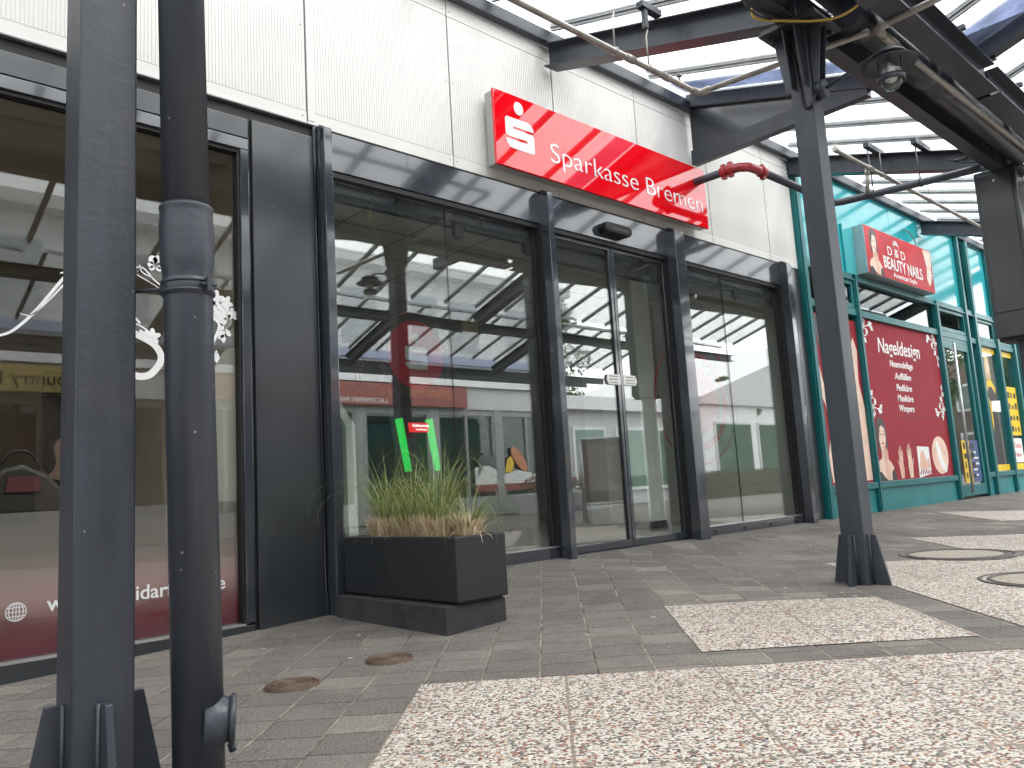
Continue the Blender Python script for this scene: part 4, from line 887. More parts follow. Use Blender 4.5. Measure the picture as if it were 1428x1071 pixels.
sp2 = pipe('sprinkler_pipe', 'pale galvanised sprinkler pipe under the canopy above the nail shop sign', [[(6.72, -1.02, 3.4), (14.8, -1.02, 3.4)], [(7.42, -1.0, 3.4), (7.45, -.96, 3.17)]], .0185, 'galv', 'pipe',
    [[(7.36, -1.02, 3.4), (7.48, -1.02, 3.4)], [(6.71, -1.02, 3.41), (6.76, -1.02, 3.4)], [(7.42, -1.0, 3.39), (7.425, -.99, 3.345)], [(9.9, -1.02, 3.4), (10.0, -1.02, 3.4)]])
mb = MB(); mb.tube([(6.73, -1.02, 3.40), (6.73, -1.02, 3.455)], .009, 10).lathe([(.022, .06), (.022, .066)], (6.73, -1.02, 3.40), n=12); mb.build('sprinkler_head', 'galv', sp2)
for xx in (7.7, 8.9, 11.0): mb = MB(); mb.tube([(xx, -1.02, 3.38), (xx, -1.02, 3.72)], .004, 6); mb.tube([(xx, -1.02+.023*math.cos(a), 3.4+.023*math.sin(a)) for a in [R(30*i) for i in range(12)]], .004, 6, closed=True); mb.build('hanger', 'galv', sp2)
fm = thing('fire_main', (6.0, -.2, 3.2), 'dark fire main pipe with a red coupled elbow right of the bank sign', 'pipe')
mb = MB(); mb.tube([(5.86, .03, 3.21), (5.86, -.44, 3.20)], .034, 20); mb.build('pipe', 'pipe', fm)
mb = MB(); mb.tube([(6.16, -.63, 3.19), (7.38, -.63, 3.19), (7.46, -.64, 3.19), (7.5, -.70, 3.19), (7.5, -1.90, 3.11)], .034, 20); mb.build('pipe', 'pipe', fm)
mb = MB(); mb.tube([(5.86, -.42, 3.20), (5.86, -.48, 3.20), (5.875, -.56, 3.197), (5.93, -.615, 3.194), (6.02, -.63, 3.19), (6.17, -.63, 3.19)], .039, 20)
rp_ = mb.build('elbow', 'redpipe', fm)
for (a, b) in (((5.86, -.40, 3.2), (5.86, -.445, 3.2)), ((5.86, -.47, 3.2), (5.862, -.505, 3.2)), ((6.10, -.63, 3.19), (6.16, -.63, 3.19))):
    mb = MB(); mb.tube([a, b], .050, 20)
    A = Vector(a).lerp(Vector(b), .5); mb.box(A.x-.02, A.x+.02, A.y-.02, A.y+.02, A.z+.03, A.z+.065).box(A.x-.02, A.x+.02, A.y-.02, A.y+.02, A.z-.065, A.z-.03); mb.build('coupling', 'redpipe', rp_, .003)
for (yy, zt) in ((-1.0, 3.62), (-1.42, 3.5)):
    mb = MB(); mb.tube([(7.5, yy, 3.155), (7.5, yy+.01, zt)], .006, 8); mb.tube([(7.5+.042*math.cos(a), yy, 3.17-(yy+1)*-.06+.042*math.sin(a)) for a in [R(30*i) for i in range(12)]], .006, 6, closed=True); mb.build('hanger', 'steel', fm)
    mb = MB(); mb.box(7.44, 7.80, yy-.025, yy+.025, zt, zt+.05); mb.build('hanger_bracket', 'steel', fm, .003)

lamp = thing('mall_lamp', (4.17, -2.43, 2.62), 'round disc-shaded lamp on an arm from the steel column', 'lamp')
bc = Vector((4.165, -2.052, 2.70))
mb = MB(); mb.lathe([(.001, .0), (.052, .0), (.052, .052), (.048, .056), (.001, .056)], bc, 'y', 28); mb.build('wall_box', 'steel', lamp)
mb = MB(); mb.tube([(4.165, -2.105, 2.70), (4.168, -2.25, 2.735), (4.17, -2.37, 2.765), (4.17, -2.43, 2.762)], .009, 12); mb.build('arm', 'steel', lamp)
lc = Vector((4.17, -2.445, 2.60))
mb = MB(); mb.lathe([(.001, .170), (.045, .165), (.085, .135), (.088, .125), (.02, .128)], lc, n=32); mb.build('top_dome', 'steel', lamp)
mb = MB(); mb.lathe([(.02, .118), (.085, .110), (.136, .085), (.1365, .082), (.085, .106), (.02, .113)], lc, n=40); mb.build('shade_disc', 'steel', lamp)
mb = MB(); mb.lathe([(.055, .09), (.056, .02), (.052, -.02), (.035, -.048), (.001, -.058)], lc, n=32); mb.build('globe', 'glass_lamp', lamp)
mb = MB(); mb.lathe([(.060, .015), (.068, .015), (.068, -.016), (.060, -.016), (.060, .015)], lc, n=32); mb.build('ring', 'steel', lamp)
mb = MB()
for a in (20, 140, 260): mb.tube([lc+Vector((.062*math.cos(R(a)), .062*math.sin(R(a)), .10)), lc+Vector((.062*math.cos(R(a)), .062*math.sin(R(a)), .01))], .0035, 6)
mb.build('struts', 'steel', lamp)
mb = MB(); mb.lathe([(.012, .09), (.02, .06), (.032, .03), (.028, -.005), (.001, -.02)], lc, n=20); mb.build('bulb', 'bulb', lamp)
def cable(label, pts, r, mat, n=10): 
    o = MB().tube(spline(pts, n), r, 8).build('cable', mat); return tag(o, label, 'cable', 'cables around the column heads')
cable('yellow cable hanging in a long loop beside the column head', [(3.85, -1.90, 3.20), (3.84, -1.90, 3.10), (3.95, -2.00, 3.07), (4.10, -2.16, 3.05), (4.16, -2.26, 3.06), (4.20, -2.36, 3.12), (4.25, -2.46, 3.24)], .0075, 'ycable')
cable('black cable running down the column to the lamp box', [(4.12, -1.88, 3.20), (4.102, -1.95, 3.02), (4.10, -1.98, 2.88), (4.098, -1.99, 2.72), (4.098, -2.00, 2.62), (4.10, -2.03, 2.60), (4.12, -2.062, 2.66), (4.14, -2.07, 2.70)], .007, 'cable')
for i in range(5):
    cable('bundle of thin black cables tied under the beam by the column head', [(3.78+.03*i, -1.86, 3.22), (3.80, -1.92-.02*i, 3.10+.015*i), (3.95, -1.97-.02*i, 3.08+.02*i), (4.02+.02*i, -1.92, 3.14), (4.04, -1.85, 3.26)], .0045, 'cable', 6)
for i in range(6):
    cable('bundle of thin black cables tied above the cabinet', [(7.3+.03*i, -1.72-.02*i, 3.20), (7.42, -1.82-.02*i, 3.17+.018*i), (7.55, -1.98-.015*i, 3.18+.025*i), (7.62, -2.10-.03*i, 3.24+.02*i), (7.7, -2.25, 3.30)], .0055, 'cable', 6)
cab = thing('column_cabinet', (7.8, -1.98, 1.62), 'tall anthracite cabinet with a lock fixed round the column at the right edge', 'cabinet')
mb = MB(); mb.box(7.64, 7.96, -2.12, -1.802, 1.64, 3.12); mb.build('case', 'panel', cab, .008)
mb = MB(); mb.box(7.632, 7.6395, -2.085, -1.830, 1.86, 3.08); dr_ = mb.build('door', 'panel', cab, .003)
mb = MB(); mb.lathe([(.010, -.0005), (.010, -.006), (.001, -.007)], (7.632, -1.955, 3.01), 'x', 12); mb.build('lock', 'alul', dr_)
mb = MB(); mb.box(7.636, 7.6398, -2.089, -1.826, 1.856, 3.084); mb.build('door_gap', 'black', cab)
mb = MB(); mb.box(7.66, 7.94, -2.10, -1.822, 1.61, 1.64); mb.build('base_tray', 'black', cab, .004)

# ------------------------------------------------------------------ planter with grass
pl = thing('planter_plinth', (2.35, -.56, 0), 'dark concrete plinth under the anthracite planter', 'plinth')
mb = MB(); x0, x1, y0, y1 = 2.175, 2.527, -1.05, -.115
mb.box(x0, x1, y0, y1, -.08, .113)
mb.build('slab', 'concrete', pl, .006)
pt = thing('planter', (2.37, -.59, .115), 'long anthracite metal planter standing end-on to the bank window', 'planter')
px0, px1, py0, py1 = 2.224, 2.524, -1.076, -.125
def wall_box(x0, x1, y0, y1, z0, z1, t):
    mb = MB(); bm = mb.bm
    o = [(x0, y0), (x1, y0), (x1, y1), (x0, y1)]; i = [(x0+t, y0+t), (x1-t, y0+t), (x1-t, y1-t), (x0+t, y1-t)]
    ob = [bm.verts.new((*p, z0)) for p in o]; ot = [bm.verts.new((*p, z1)) for p in o]; it = [bm.verts.new((*p, z1)) for p in i]; ib = [bm.verts.new((*p, z0+.02)) for p in i]
    bm.faces.new(ob[::-1]); bm.faces.new(ib)
    for k in range(4):
        n = (k+1) % 4; bm.faces.new((ob[k], ob[n], ot[n], ot[k])); bm.faces.new((ot[k], ot[n], it[n], it[k])); bm.faces.new((it[k], it[n], ib[n], ib[k]))
    return mb
wall_box(px0, px1, py0, py1, .124, .412, .022).build('box', 'planter', pt, .006)
mb = MB(); mb.box(px0+.02, px1-.02, py0+.02, py1-.02, .113, .1235); mb.build('feet', 'black', pt)
bm = bmesh.new(); rg = random.Random(5); nx, ny = 8, 24
V = [[bm.verts.new((px0+.022+(px1-px0-.044)*i/nx, py0+.022+(py1-py0-.044)*j/ny, .392+rg.uniform(-.008, .010))) for j in range(ny+1)] for i in range(nx+1)]
for i in range(nx):
    for j in range(ny): bm.faces.new((V[i][j], V[i+1][j], V[i+1][j+1], V[i][j+1]))
me = bpy.data.meshes.new('soil'); bm.to_mesh(me); bm.free(); so = bpy.data.objects.new('soil', me); COL.objects.link(so); me.materials.append(M['soil']); so.parent = pt; so.matrix_parent_inverse = Matrix.Translation(pt.location).inverted()

def blade(bm, root, az, lean, L, w, seg=7, curl=1.0):
    """one narrow tapering leaf that arches over"""
    d = Vector((math.cos(az), math.sin(az), 0)); side = Vector((-d.y, d.x, 0)); p = Vector(root); a = lean; prev = None
    for i in range(seg+1):
        s = i/seg; ww = w*(1-s**1.6)*.5+.0003
        q = side*ww+d*(ww*.25); A = bm.verts.new(p-q); C = bm.verts.new(p+d*(-ww*.35)); B = bm.verts.new(p+side*ww-d*(-ww*.25))
        if prev: bm.faces.new((prev[0], prev[1], C, A)); bm.faces.new((prev[1], prev[2], B, C))
        prev = (A, C, B)
        p = p+(Vector((0, 0, 1))*math.cos(a)+d*math.sin(a))*(L/seg); a += curl*(.18+.30*s)*(7/seg)
def tussock(i, x, y, n, h, spread, label, skew=0., rad=.075):
    t = thing('ornamental_grass', (x, y, .40), label, 'grass tuft', 'grass tufts in the planter'); rg = random.Random(20+i)
    bm = bmesh.new()
    for k in range(n):
        a = rg.uniform(0, 2*math.pi); r = rad*.8*math.sqrt(rg.random()); L = h*rg.uniform(.45, 1.25)
        az = a+rg.gauss(0, .6); long_ = rg.random() < .30
        blade(bm, (x+r*math.cos(a), y+r*math.sin(a), .43), az, abs(rg.gauss(.10, .12))*spread+skew*rg.random(), L*(rg.uniform(1.2, 1.6) if long_ else 1), rg.uniform(.0024, .0046), 9, rg.uniform(.15, .8)*spread if not long_ else rg.uniform(.9, 1.8))
    me = bpy.data.meshes.new('blades'); bm.to_mesh(me); bm.free(); o = bpy.data.objects.new('blades', me); COL.objects.link(o); me.materials.append(M['blade']); o.parent = t; o.matrix_parent_inverse = Matrix.Translation(t.location).inverted()
    bm = bmesh.new()
    for k in range(int(n*1.5)):
        a = rg.uniform(0, 2*math.pi); r = rad*1.10*math.sqrt(rg.uniform(.12, 1))
        blade(bm, (x+r*.86*math.cos(a), y+r*.86*math.sin(a), .392), a+rg.gauss(0, .35), rg.uniform(.02, .30), rg.uniform(.095, .150), rg.uniform(.011, .019), 4, rg.uniform(.1, .8))
    for k in range(26):
        a = rg.uniform(0, 2*math.pi); blade(bm, (x+rad*.9*math.cos(a), y+rad*.9*math.sin(a), .405), a+rg.gauss(0, .4), rg.uniform(.6, 1.3), rg.uniform(.08, .20), rg.uniform(.007, .012), 5, rg.uniform(.3, 1.0))
    me = bpy.data.meshes.new('dry_base'); bm.to_mesh(me); bm.free(); o = bpy.data.objects.new('dry_base', me); COL.objects.link(o); me.materials.append(M['dry']); o.parent = t; o.matrix_parent_inverse = Matrix.Translation(t.location).inverted()
tussock(0, 2.37, -.33, 210, .40, 1.0, 'tall dense grass tuft with straw base at the bank end of the planter', rad=.088)
tussock(1, 2.365, -.56, 190, .34, 1.25, 'grass tuft with brown straw base in the middle of the planter', rad=.085)
tussock(2, 2.36, -.78, 220, .41, 1.15, 'grass tuft with the palest upright straw base, second from the outer end', rad=.092)
tussock(3, 2.40, -.955, 120, .31, 2.1, 'loose arching grass tuft hanging over the outer end of the planter', skew=.5, rad=.06)

# ------------------------------------------------------------------ teal nail-shop front
tl = thing('teal_shopfront', (11, 0, .15), 'teal framed nail shop front with glossy turquoise upper panels', 'shop front')
def bars_(rects, name, mat, y0, y1, bev=.003):
    for r_ in rects:
        mb = MB(); mb.box(r_[0], r_[1], y0, y1, r_[2], r_[3])
        if r_[1]-r_[0] < .3 and r_[3]-r_[2] > .6:      # grooved profile
            mb.box(r_[0]+.02, r_[1]-.02, y0-.014, y0-.0005, r_[2], r_[3])
        mb.build(name, mat, tl, bev)
bars_([(7.866, 7.98, .08, 3.95), (9.075, 9.165, .14, 2.80), (11.575, 11.685, .14, 2.84), (12.735, 12.845, .14, 4.05), (13.10, 13.24, .14, 4.02), (14.03, 14.16, .14, 3.98), (14.87, 15.0, .14, 3.98)], 'post', 'teal', -.045, .05)
for a, b in ((7.98, 9.075), (9.165, 11.575), (11.685, 12.735), (12.845, 13.10), (13.24, 14.03), (14.16, 14.87)):
    bars_([(a, b, 2.785, 2.862), (a, b, 2.36, 2.44)], 'rail', 'teal', -.035, .05)
    mb = MB(); mb.box(a, b, -.055, -.0355, 2.775, 2.79); mb.build('drip_rail', 'teal', tl, .002)
for a, b in ((7.985, 10.42), (10.428, 12.73), (13.245, 14.025), (14.165, 14.865)):
    mb = MB(); mb.box(a, b, -.005, .04, 2.863, 3.954 if b < 13 else 3.93); mb.build('upper_panel', 'tealglass', tl, .002)
mb = MB(); mb.box(12.845, 13.10, .0, .04, 2.863, 3.92); mb.build('upper_strip', 'glass_teal', tl)
for a, b in ((7.98, 9.075), (9.165, 11.575), (13.24, 14.03), (14.16, 14.87), (12.845, 13.10)):
    bars_([(a, b, .385, .455)], 'sill', 'teal', -.05, .05)
    mb = MB(); mb.box(a, b, -.012, .04, .10, .384); mb.build('base_panel', 'tealbase', tl, .003)
mb = MB(); mb.box(9.165, 11.575, .012, .02, 2.441, 2.784); mb.build('vent_pane', 'glass_teal', tl)
for a, b in ((11.69, 12.73), (13.26, 14.01), (14.18, 14.85), (8.75, 9.06)):
    mb = MB(); mb.box(a, b, -.03, .02, 2.445, 2.50).box(a, b, -.03, .02, 2.725, 2.782).box(a, a+.05, -.03, .02, 2.50, 2.725).box(b-.05, b, -.03, .02, 2.50, 2.725); w_ = mb.build('vent_frame', 'teal', tl, .002)
    mb = MB()
    if 11 < a < 13: mb.hexa([(a+.05, -.01, 2.50), (b-.05, -.01, 2.50), (b-.05, 0, 2.50), (a+.05, 0, 2.50), (a+.05, .14, 2.70), (b-.05, .14, 2.70), (b-.05, .15, 2.70), (a+.05, .15, 2.70)])
    else: mb.box(a+.05, b-.05, -.006, .002, 2.50, 2.725)
    mb.build('vent_pane', 'glass_teal', w_)
# door
mb = MB(); a, b = 11.69, 12.73; mb.box(a, b, -.03, .02, 2.20, 2.31).box(a, b, -.03, .02, .16, .31).box(a, a+.075, -.03, .02, .31, 2.20).box(b-.085, b, -.03, .02, .31, 2.20); dd = mb.build('door', 'teal', tl, .003)
mb = MB(); mb.box(a+.075, b-.085, -.004, .004, .31, 2.20); mb.build('door_glass', 'glass', dd)
mb = MB(); mb.tube([(11.90, -.10, .21), (11.93, -.10, 2.27)], .017, 14)
for z in (.32, 2.18): mb.tube([(11.905+.02*(z > 1), -.10, z), (11.905+.02*(z > 1), -.02, z)], .010, 10)
mb.build('pull_handle', 'alul', dd)
mb = MB(); mb.box(a, b, -.03, .03, 2.311, 2.358); mb.build('door_head', 'teal', tl, .002)
for a, b in ((13.245, 14.025), (14.165, 14.865), (12.85, 13.095)):
    mb = MB(); mb.box(a, b, .012, .02, .456, 2.358); mb.build('window_pane', 'glass', tl)
rm = thing('nail_shop_interior', (11.5, 2, .14), 'dim interior behind the nail shop door and windows', 'room')
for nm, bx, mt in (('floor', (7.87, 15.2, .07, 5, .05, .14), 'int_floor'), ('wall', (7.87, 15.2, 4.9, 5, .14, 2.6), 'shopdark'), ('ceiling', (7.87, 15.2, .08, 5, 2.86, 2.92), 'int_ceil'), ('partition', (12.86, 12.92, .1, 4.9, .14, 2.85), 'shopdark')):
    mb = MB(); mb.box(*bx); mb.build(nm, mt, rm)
mb = MB(); mb.box(9.16, 11.58, .05, .06, .46, 2.40); mb.build('poster_backing', 'shopdark', rm)
YP = -.002
po = thing('window_poster', (10.37, 0, 1.4), 'dark red nail design poster with script lettering and pictures filling the wide window', 'poster')
mb = MB(); mb.box(9.166, 11.574, YP, .01, .456, 2.359); mb.build('sheet', 'poster', po)
mb = MB(); mb.box(9.167, 11.573, YP-.0012, YP-.0003, 1.216, 1.220); mb.build('sheet_joint', 'ink', po)
Y1 = YP-.0015
for body_, zc, hh, wd in (('Nageldesign', 1.985, .19, 1.28), ('Neumodellage', 1.827, .085, .70), ('Auffüllen', 1.677, .085, .50), ('Pediküre', 1.535, .085, .47), ('Maniküre', 1.405, .085, .48), ('Wimpern', 1.278, .085, .46)):
    text(body_, 10.265, Y1, zc, 'white', po, width=wd, height=hh, align='C', shear=.12, bold=.014 if hh < .1 else .008)
def sprig(cx, cz, sx, sz, s=1.0):
    mb = MB(); global y
    L = lambda q: [(cx+sx*a*s, cz+sz*b*s) for a, b in q]
    ribbon(mb, L([(0, -.30), (.05, -.18), (.02, -.06), (.12, .0), (.26, .02)]), Y1, .012)
    for a, b, l, w, an in ((.02, -.02, .13, .035, 45), (.10, .0, .13, .04, 95), (.20, .02, .13, .045, 15), (.26, .02, .10, .035, -35), (.04, -.13, .11, .035, -40), (.03, -.20, .11, .03, 215), (.02, -.28, .09, .03, 260), (.05, -.05, .10, .03, 160), (.15, -.02, .09, .03, -80)):
        d = (math.cos(R(an)), math.sin(R(an))); q = (-d[1], d[0])
        mb.poly(L([(a, b), (a+d[0]*l*.5+q[0]*w, b+d[1]*l*.5+q[1]*w), (a+d[0]*l, b+d[1]*l), (a+d[0]*l*.5-q[0]*w, b+d[1]*l*.5-q[1]*w)]), Y1-.001, .0012)
    ring(mb, cx+sx*.10*s, cz-sz*.07*s, .04*s, .052*s, Y1, n=20)
    mb.build('ornament', 'white', po)
sprig(9.20, 2.27, 1, 1); sprig(11.53, 2.27, -1, 1); sprig(9.20, 1.31, 1, -1); sprig(11.53, 1.31, -1, -1)
def poster_woman(cx, z0, k, y, parent, dress='ink', hand=True):
    """printed head-and-shoulders portrait, dark hair, hand under the chin"""
    P = lambda q: [(cx+k*a, z0+k*b) for a, b in q]
    T = .0008
    mb = MB(); mb.poly(P([(-.19, .62), (-.21, .80), (-.17, .98), (-.06, 1.05), (.07, 1.04), (.16, .96), (.20, .82), (.19, .66), (.21, .56), (.12, .50), (-.14, .48)]), y, T); hr = mb.build('printed_hair', 'hair', parent)
    mb = MB(); mb.poly(P([(-.30, .0), (-.31, .22), (-.24, .31), (-.09, .37), (-.08, .50), (-.12, .66), (-.12, .82), (-.05, .93), (.06, .93), (.13, .84), (.135, .70), (.09, .57), (.07, .50), (.08, .38), (.24, .30), (.34, .20), (.40, .0)]), y-.001, T); mb.build('printed_skin', 'skin2', parent)
    mb = MB(); mb.poly(P([(-.12, .72), (-.13, .86), (-.05, .965), (.08, .965), (.14, .86), (.145, .74), (.115, .86), (.02, .915), (-.06, .88)]), y-.002, T)
    for ex in (-.055, .065): mb.poly(P([(ex-.035, .755), (ex, .775), (ex+.035, .757), (ex, .742)]), y-.002, T); mb.poly(P([(ex-.04, .80), (ex, .825), (ex+.042, .805), (ex, .812)]), y-.002, T)
    mb.poly(P([(-.01, .665), (.005, .675), (.02, .665), (.005, .655)]), y-.002, T); mb.build('printed_features', 'hair', parent)
    mb = MB(); mb.poly(P([(-.045, .615), (-.01, .632), (.005, .626), (.025, .632), (.055, .615), (.005, .585)]), y-.0021, T)
    mb.build('printed_lips', 'lips', parent)
    mb = MB(); mb.poly(P([(-.34, .0), (-.33, .12), (-.18, .15), (-.05, .05), (.05, .0)]), y-.002, T); mb.poly(P([(.22, .0), (.24, .14), (.34, .19), (.42, .0)]), y-.002, T); mb.build('printed_dress', dress, parent)
    if hand:
        mb = MB(); mb.poly(P([(.02, .0), (.0, .16), (.03, .30), (.10, .36), (.17, .30), (.20, .14), (.18, .0)]), y-.003, T)
        for a, b, c, d in ((.02, .28, -.02, .48), (.055, .32, .03, .55), (.09, .34, .085, .57), (.13, .32, .14, .52)):
            mb.poly(P([(a-.02, b), (a+.02, b), (c+.014, d), (c, d+.015), (c-.014, d)]), y-.0035, T)
        h_ = mb.build('printed_hand', 'skin', parent)
        mb = MB()
        for c, d in ((-.02, .48), (.03, .55), (.085, .57), (.14, .52)): mb.poly(P([(c-.010, d-.02), (c+.010, d-.02), (c+.008, d+.012), (c-.008, d+.012)]), y-.0046, T)
        mb.build('printed_nails', 'lips', h_)
poster_woman(9.43, .462, .70, Y1, po)
def blob_hand(cx, z0, k, mirror, mat='skin'):
    P = lambda q: [(cx+k*mirror*a, z0+k*b) for a, b in q]; mb = MB()
    mb.poly(P([(-.12, .0), (-.17, .30), (-.13, .58), (.0, .64), (.12, .56), (.15, .28), (.10, .0)]), Y1, .0008)
    for a, b, c, d in ((-.10, .55, -.14, .86), (-.03, .60, -.04, 1.0), (.04, .60, .06, .97), (.10, .52, .15, .84), (-.15, .35, -.25, .55)): mb.poly(P([(a-.035, b), (a+.035, b), (c+.022, d), (c, d+.03), (c-.022, d)]), Y1-.001, .0008)
    h_ = mb.build('printed_hand', mat, po); mb = MB()
    for c, d in ((-.14, .86), (-.04, 1.0), (.06, .97), (.15, .84)): mb.poly(P([(c-.018, d-.03), (c+.018, d-.03), (c+.012, d+.03), (c-.012, d+.03)]), Y1-.002, .0008)
    for zc in (.15, .26, .37, .46): mb.poly(P([(-.10, zc), (.02, zc+.02), (.10, zc), (.02, zc+.005)]), Y1-.0012, .0006)
    mb.build('printed_nails', 'lips', h_)
blob_hand(9.90, .47, .40, 1); blob_hand(10.16, .47, .42, -1, 'skin2')
mb = MB(); mb.poly([(10.40, .46), (10.80, .50), (10.80, .84), (10.42, .85)], Y1, .0008); sq = mb.build('printed_picture', 'white', po)
mb = MB(); mb.poly([(10.44, .60), (10.52, .78), (10.60, .80), (10.66, .70), (10.72, .66), (10.76, .72), (10.78, .58), (10.66, .56), (10.5, .55)], Y1-.001, .0008); mb.build('printed_foot', 'skin', sq)
mb = MB()
for i in range(14): mb.poly(circ(10.44+.026*i, .51+.018*((i*7) % 3), .016, n=8), Y1-.0011-.0002*(i % 2), .0007)
mb.build('printed_petals', 'berry', sq)
mb = MB(); mb.poly(circ(11.17, .73, .275, .245, 36), Y1, .0008); ov = mb.build('printed_picture', 'skin2', po)
mb = MB(); mb.poly([(11.05, .90), (11.12, .92), (11.18, .80), (11.26, .64), (11.36, .56), (11.32, .50), (11.20, .55), (11.10, .66)], Y1-.001, .0008); mb.build('printed_slipper', 'white', ov)
mb = MB(); mb.poly([(10.95, .78), (11.04, .90), (11.00, .68), (11.06, .58), (10.98, .62)], Y1-.001, .0008); mb.poly([(11.22, .92), (11.34, .82), (11.40, .70), (11.30, .74)], Y1-.001, .0008); mb.build('printed_hand', 'skin', ov)
po2 = thing('window_poster', (8.53, 0, 1.4), 'dark red poster with a large figure, mostly hidden behind the steel column', 'poster')
mb = MB(); mb.box(7.985, 9.07, YP, .01, .456, 2.30); mb.build('sheet', 'poster', po2)
mb = MB(); mb.poly([(8.0, 2.28), (8.02, 1.9), (8.12, 1.55), (8.30, 1.40), (8.5, 1.5), (8.7, 1.75), (8.86, 2.0), (8.96, 2.1), (9.03, 1.95), (8.98, 1.6), (9.06, 1.3), (9.06, .48), (8.1, .48), (8.06, .75), (8.16, 1.0), (8.12, 1.3), (8.02, 1.45), (7.99, 1.7), (7.99, 2.28)], Y1, .001); mb.build('printed_figure', 'skin2', po2)
mb = MB(); mb.poly([(8.04, 2.28), (8.10, 1.95), (8.25, 1.75), (8.5, 1.7), (8.62, 1.9), (8.60, 2.28)], Y1-.0012, .0008); mb.build('printed_hair', 'hair', po2)
# sign of the nail shop
ns2 = thing('lightbox_sign', (10.27, 0, 3.15), 'red nail shop sign with a portrait hung on the turquoise panels', 'sign')
Ys = -.16
mb = MB(); mb.box(9.245, 11.305, Ys+.004, -.0065, 2.872, 3.462); mb.build('housing', 'alul', ns2, .004)
mb = MB(); mb.box(9.25, 11.30, Ys, Ys+.0035, 2.878, 3.456); mb.build('face', 'sign2', ns2, .001)
mb = MB(); mb.box(8.96, 9.244, -.03, -.0065, 2.862, 3.452); mb.build('side_plate', 'tealglass', ns2, .002)
mb = MB(); mb.tube(spline([(10.98, -.10, 3.46), (11.0, -.09, 3.58), (10.92, -.05, 3.70), (10.84, -.02, 3.72)]), .008, 8); mb.build('cord', 'seam', ns2)
Yt = Ys-.001
poster_woman(9.47, 2.885, .53, Yt, ns2)
text('D & D', 10.13, Yt-.001, 3.185, 'white', ns2, width=.53, height=.115, align='C')
text('BEAUTY NAILS', 10.31, Yt-.001, 3.005, 'white', ns2, width=1.20, height=.155, align='C', bold=.012)
text('American Style', 10.32, Yt-.001, 2.915, 'white', ns2, width=.72, height=.062, align='C', bold=.008)
mb = MB()
for a in range(0, 180, 22): mb.poly([(10.13, 3.34), (10.13+.075*math.cos(R(a-7)), 3.34+.055*math.sin(R(a-7))), (10.13+.088*math.cos(R(a)), 3.34+.068*math.sin(R(a))), (10.13+.075*math.cos(R(a+7)), 3.34+.055*math.sin(R(a+7)))], Yt-.0008-.0006*(a % 44 == 0), .0005)
ring(mb, 10.13, 3.345, .085, .09, Yt-.002, n=24, a0=180, a1=360); mb.build('ornament', 'white', ns2)
mb = MB(); mb.poly([(11.02, 3.44), (11.10, 3.20), (11.06, 3.05), (11.12, 2.95), (11.20, 3.00), (11.22, 3.15), (11.27, 3.25), (11.29, 3.44)], Yt, .0008); hd_ = mb.build('printed_hand', 'skin2', ns2)
mb = MB()
for a in range(0, 360, 72): mb.poly([(11.22, 3.12), (11.22+.05*math.cos(R(a-18)), 3.12+.05*math.sin(R(a-18))), (11.22+.075*math.cos(R(a)), 3.12+.075*math.sin(R(a))), (11.22+.05*math.cos(R(a+18)), 3.12+.05*math.sin(R(a+18)))], Yt-.0009-.0003*(a % 144 == 0), .0005)
mb.build('printed_flower', 'white', hd_)
# yellow edged windows of the parcel counter
for i, (a, b) in enumerate(((13.245, 14.025), (14.165, 14.865))):
    st = thing('window_foil', ((a+b)/2, 0, .5), ['yellow foil bands across the window with the printed woman', 'yellow foil bands across the rightmost window with price lists'][i], 'window foil', 'yellow window bands')
    mb = MB(); mb.box(a+.005, b-.005, .008, .0115, 2.265, 2.350); mb.build('upper_band', 'yellow', st)
    mb = MB(); mb.box(a+.005, b-.005, .008, .0115, .462, .555); lb = mb.build('lower_band', 'yellow', st)
    mb = MB(); ring(mb, a+.09, 2.305, .018, .028, .0075, n=20); mb.poly([(a+.115, 2.30), (a+.15, 2.32), (a+.15, 2.285)], .0075, .001); mb.build('horn_symbol', 'ink', st)
pw = thing('window_picture', (13.6, .02, 1.4), 'printed picture of a blond woman in black and yellow holding a white envelope', 'poster')
yw = .0045; Wp = lambda q: [(13.42+a, b) for a, b in q]
mb = MB(); mb.poly(Wp([(-.02, 1.80), (-.04, 1.62), (.0, 1.40), (.02, 1.1), (-.02, .56), (.38, .56), (.36, 1.0), (.34, 1.4), (.42, 1.60), (.40, 1.76), (.26, 1.84), (.10, 1.86)]), yw+.004, .001); mb.build('printed_dress', 'ink', pw)
mb = MB(); mb.poly(Wp([(.05, 1.84), (.04, 2.05), (.08, 2.20), (.17, 2.24), (.25, 2.18), (.27, 2.0), (.25, 1.84)]), yw+.005, .001); mb.build('printed_hair', 'blond', pw)
mb = MB(); mb.poly(Wp([(.11, 1.96), (.10, 2.08), (.15, 2.16), (.21, 2.13), (.22, 2.0), (.17, 1.91)]), yw+.002, .001); mb.poly(Wp([(.30, 1.42), (.36, 1.50), (.44, 1.42), (.40, 1.36)]), yw+.002, .001); mb.build('printed_skin', 'skin2', pw)
mb = MB(); mb.poly(Wp([(-.02, 1.78), (.10, 1.85), (.26, 1.84), (.40, 1.72), (.36, 1.64), (.24, 1.74), (.10, 1.74), (.0, 1.64)]), yw+.0025, .001); mb.poly(Wp([(.02, 1.58), (.06, 1.3), (.06, 1.05), (.12, 1.2), (.10, 1.5)]), yw+.0025, .001); mb.build('printed_scarf', 'yellow', pw)
mb = MB(); mb.poly(Wp([(.10, 1.36), (.52, 1.36), (.54, 1.54), (.12, 1.52)]), yw, .001); mb.build('printed_envelope', 'paper', pw)
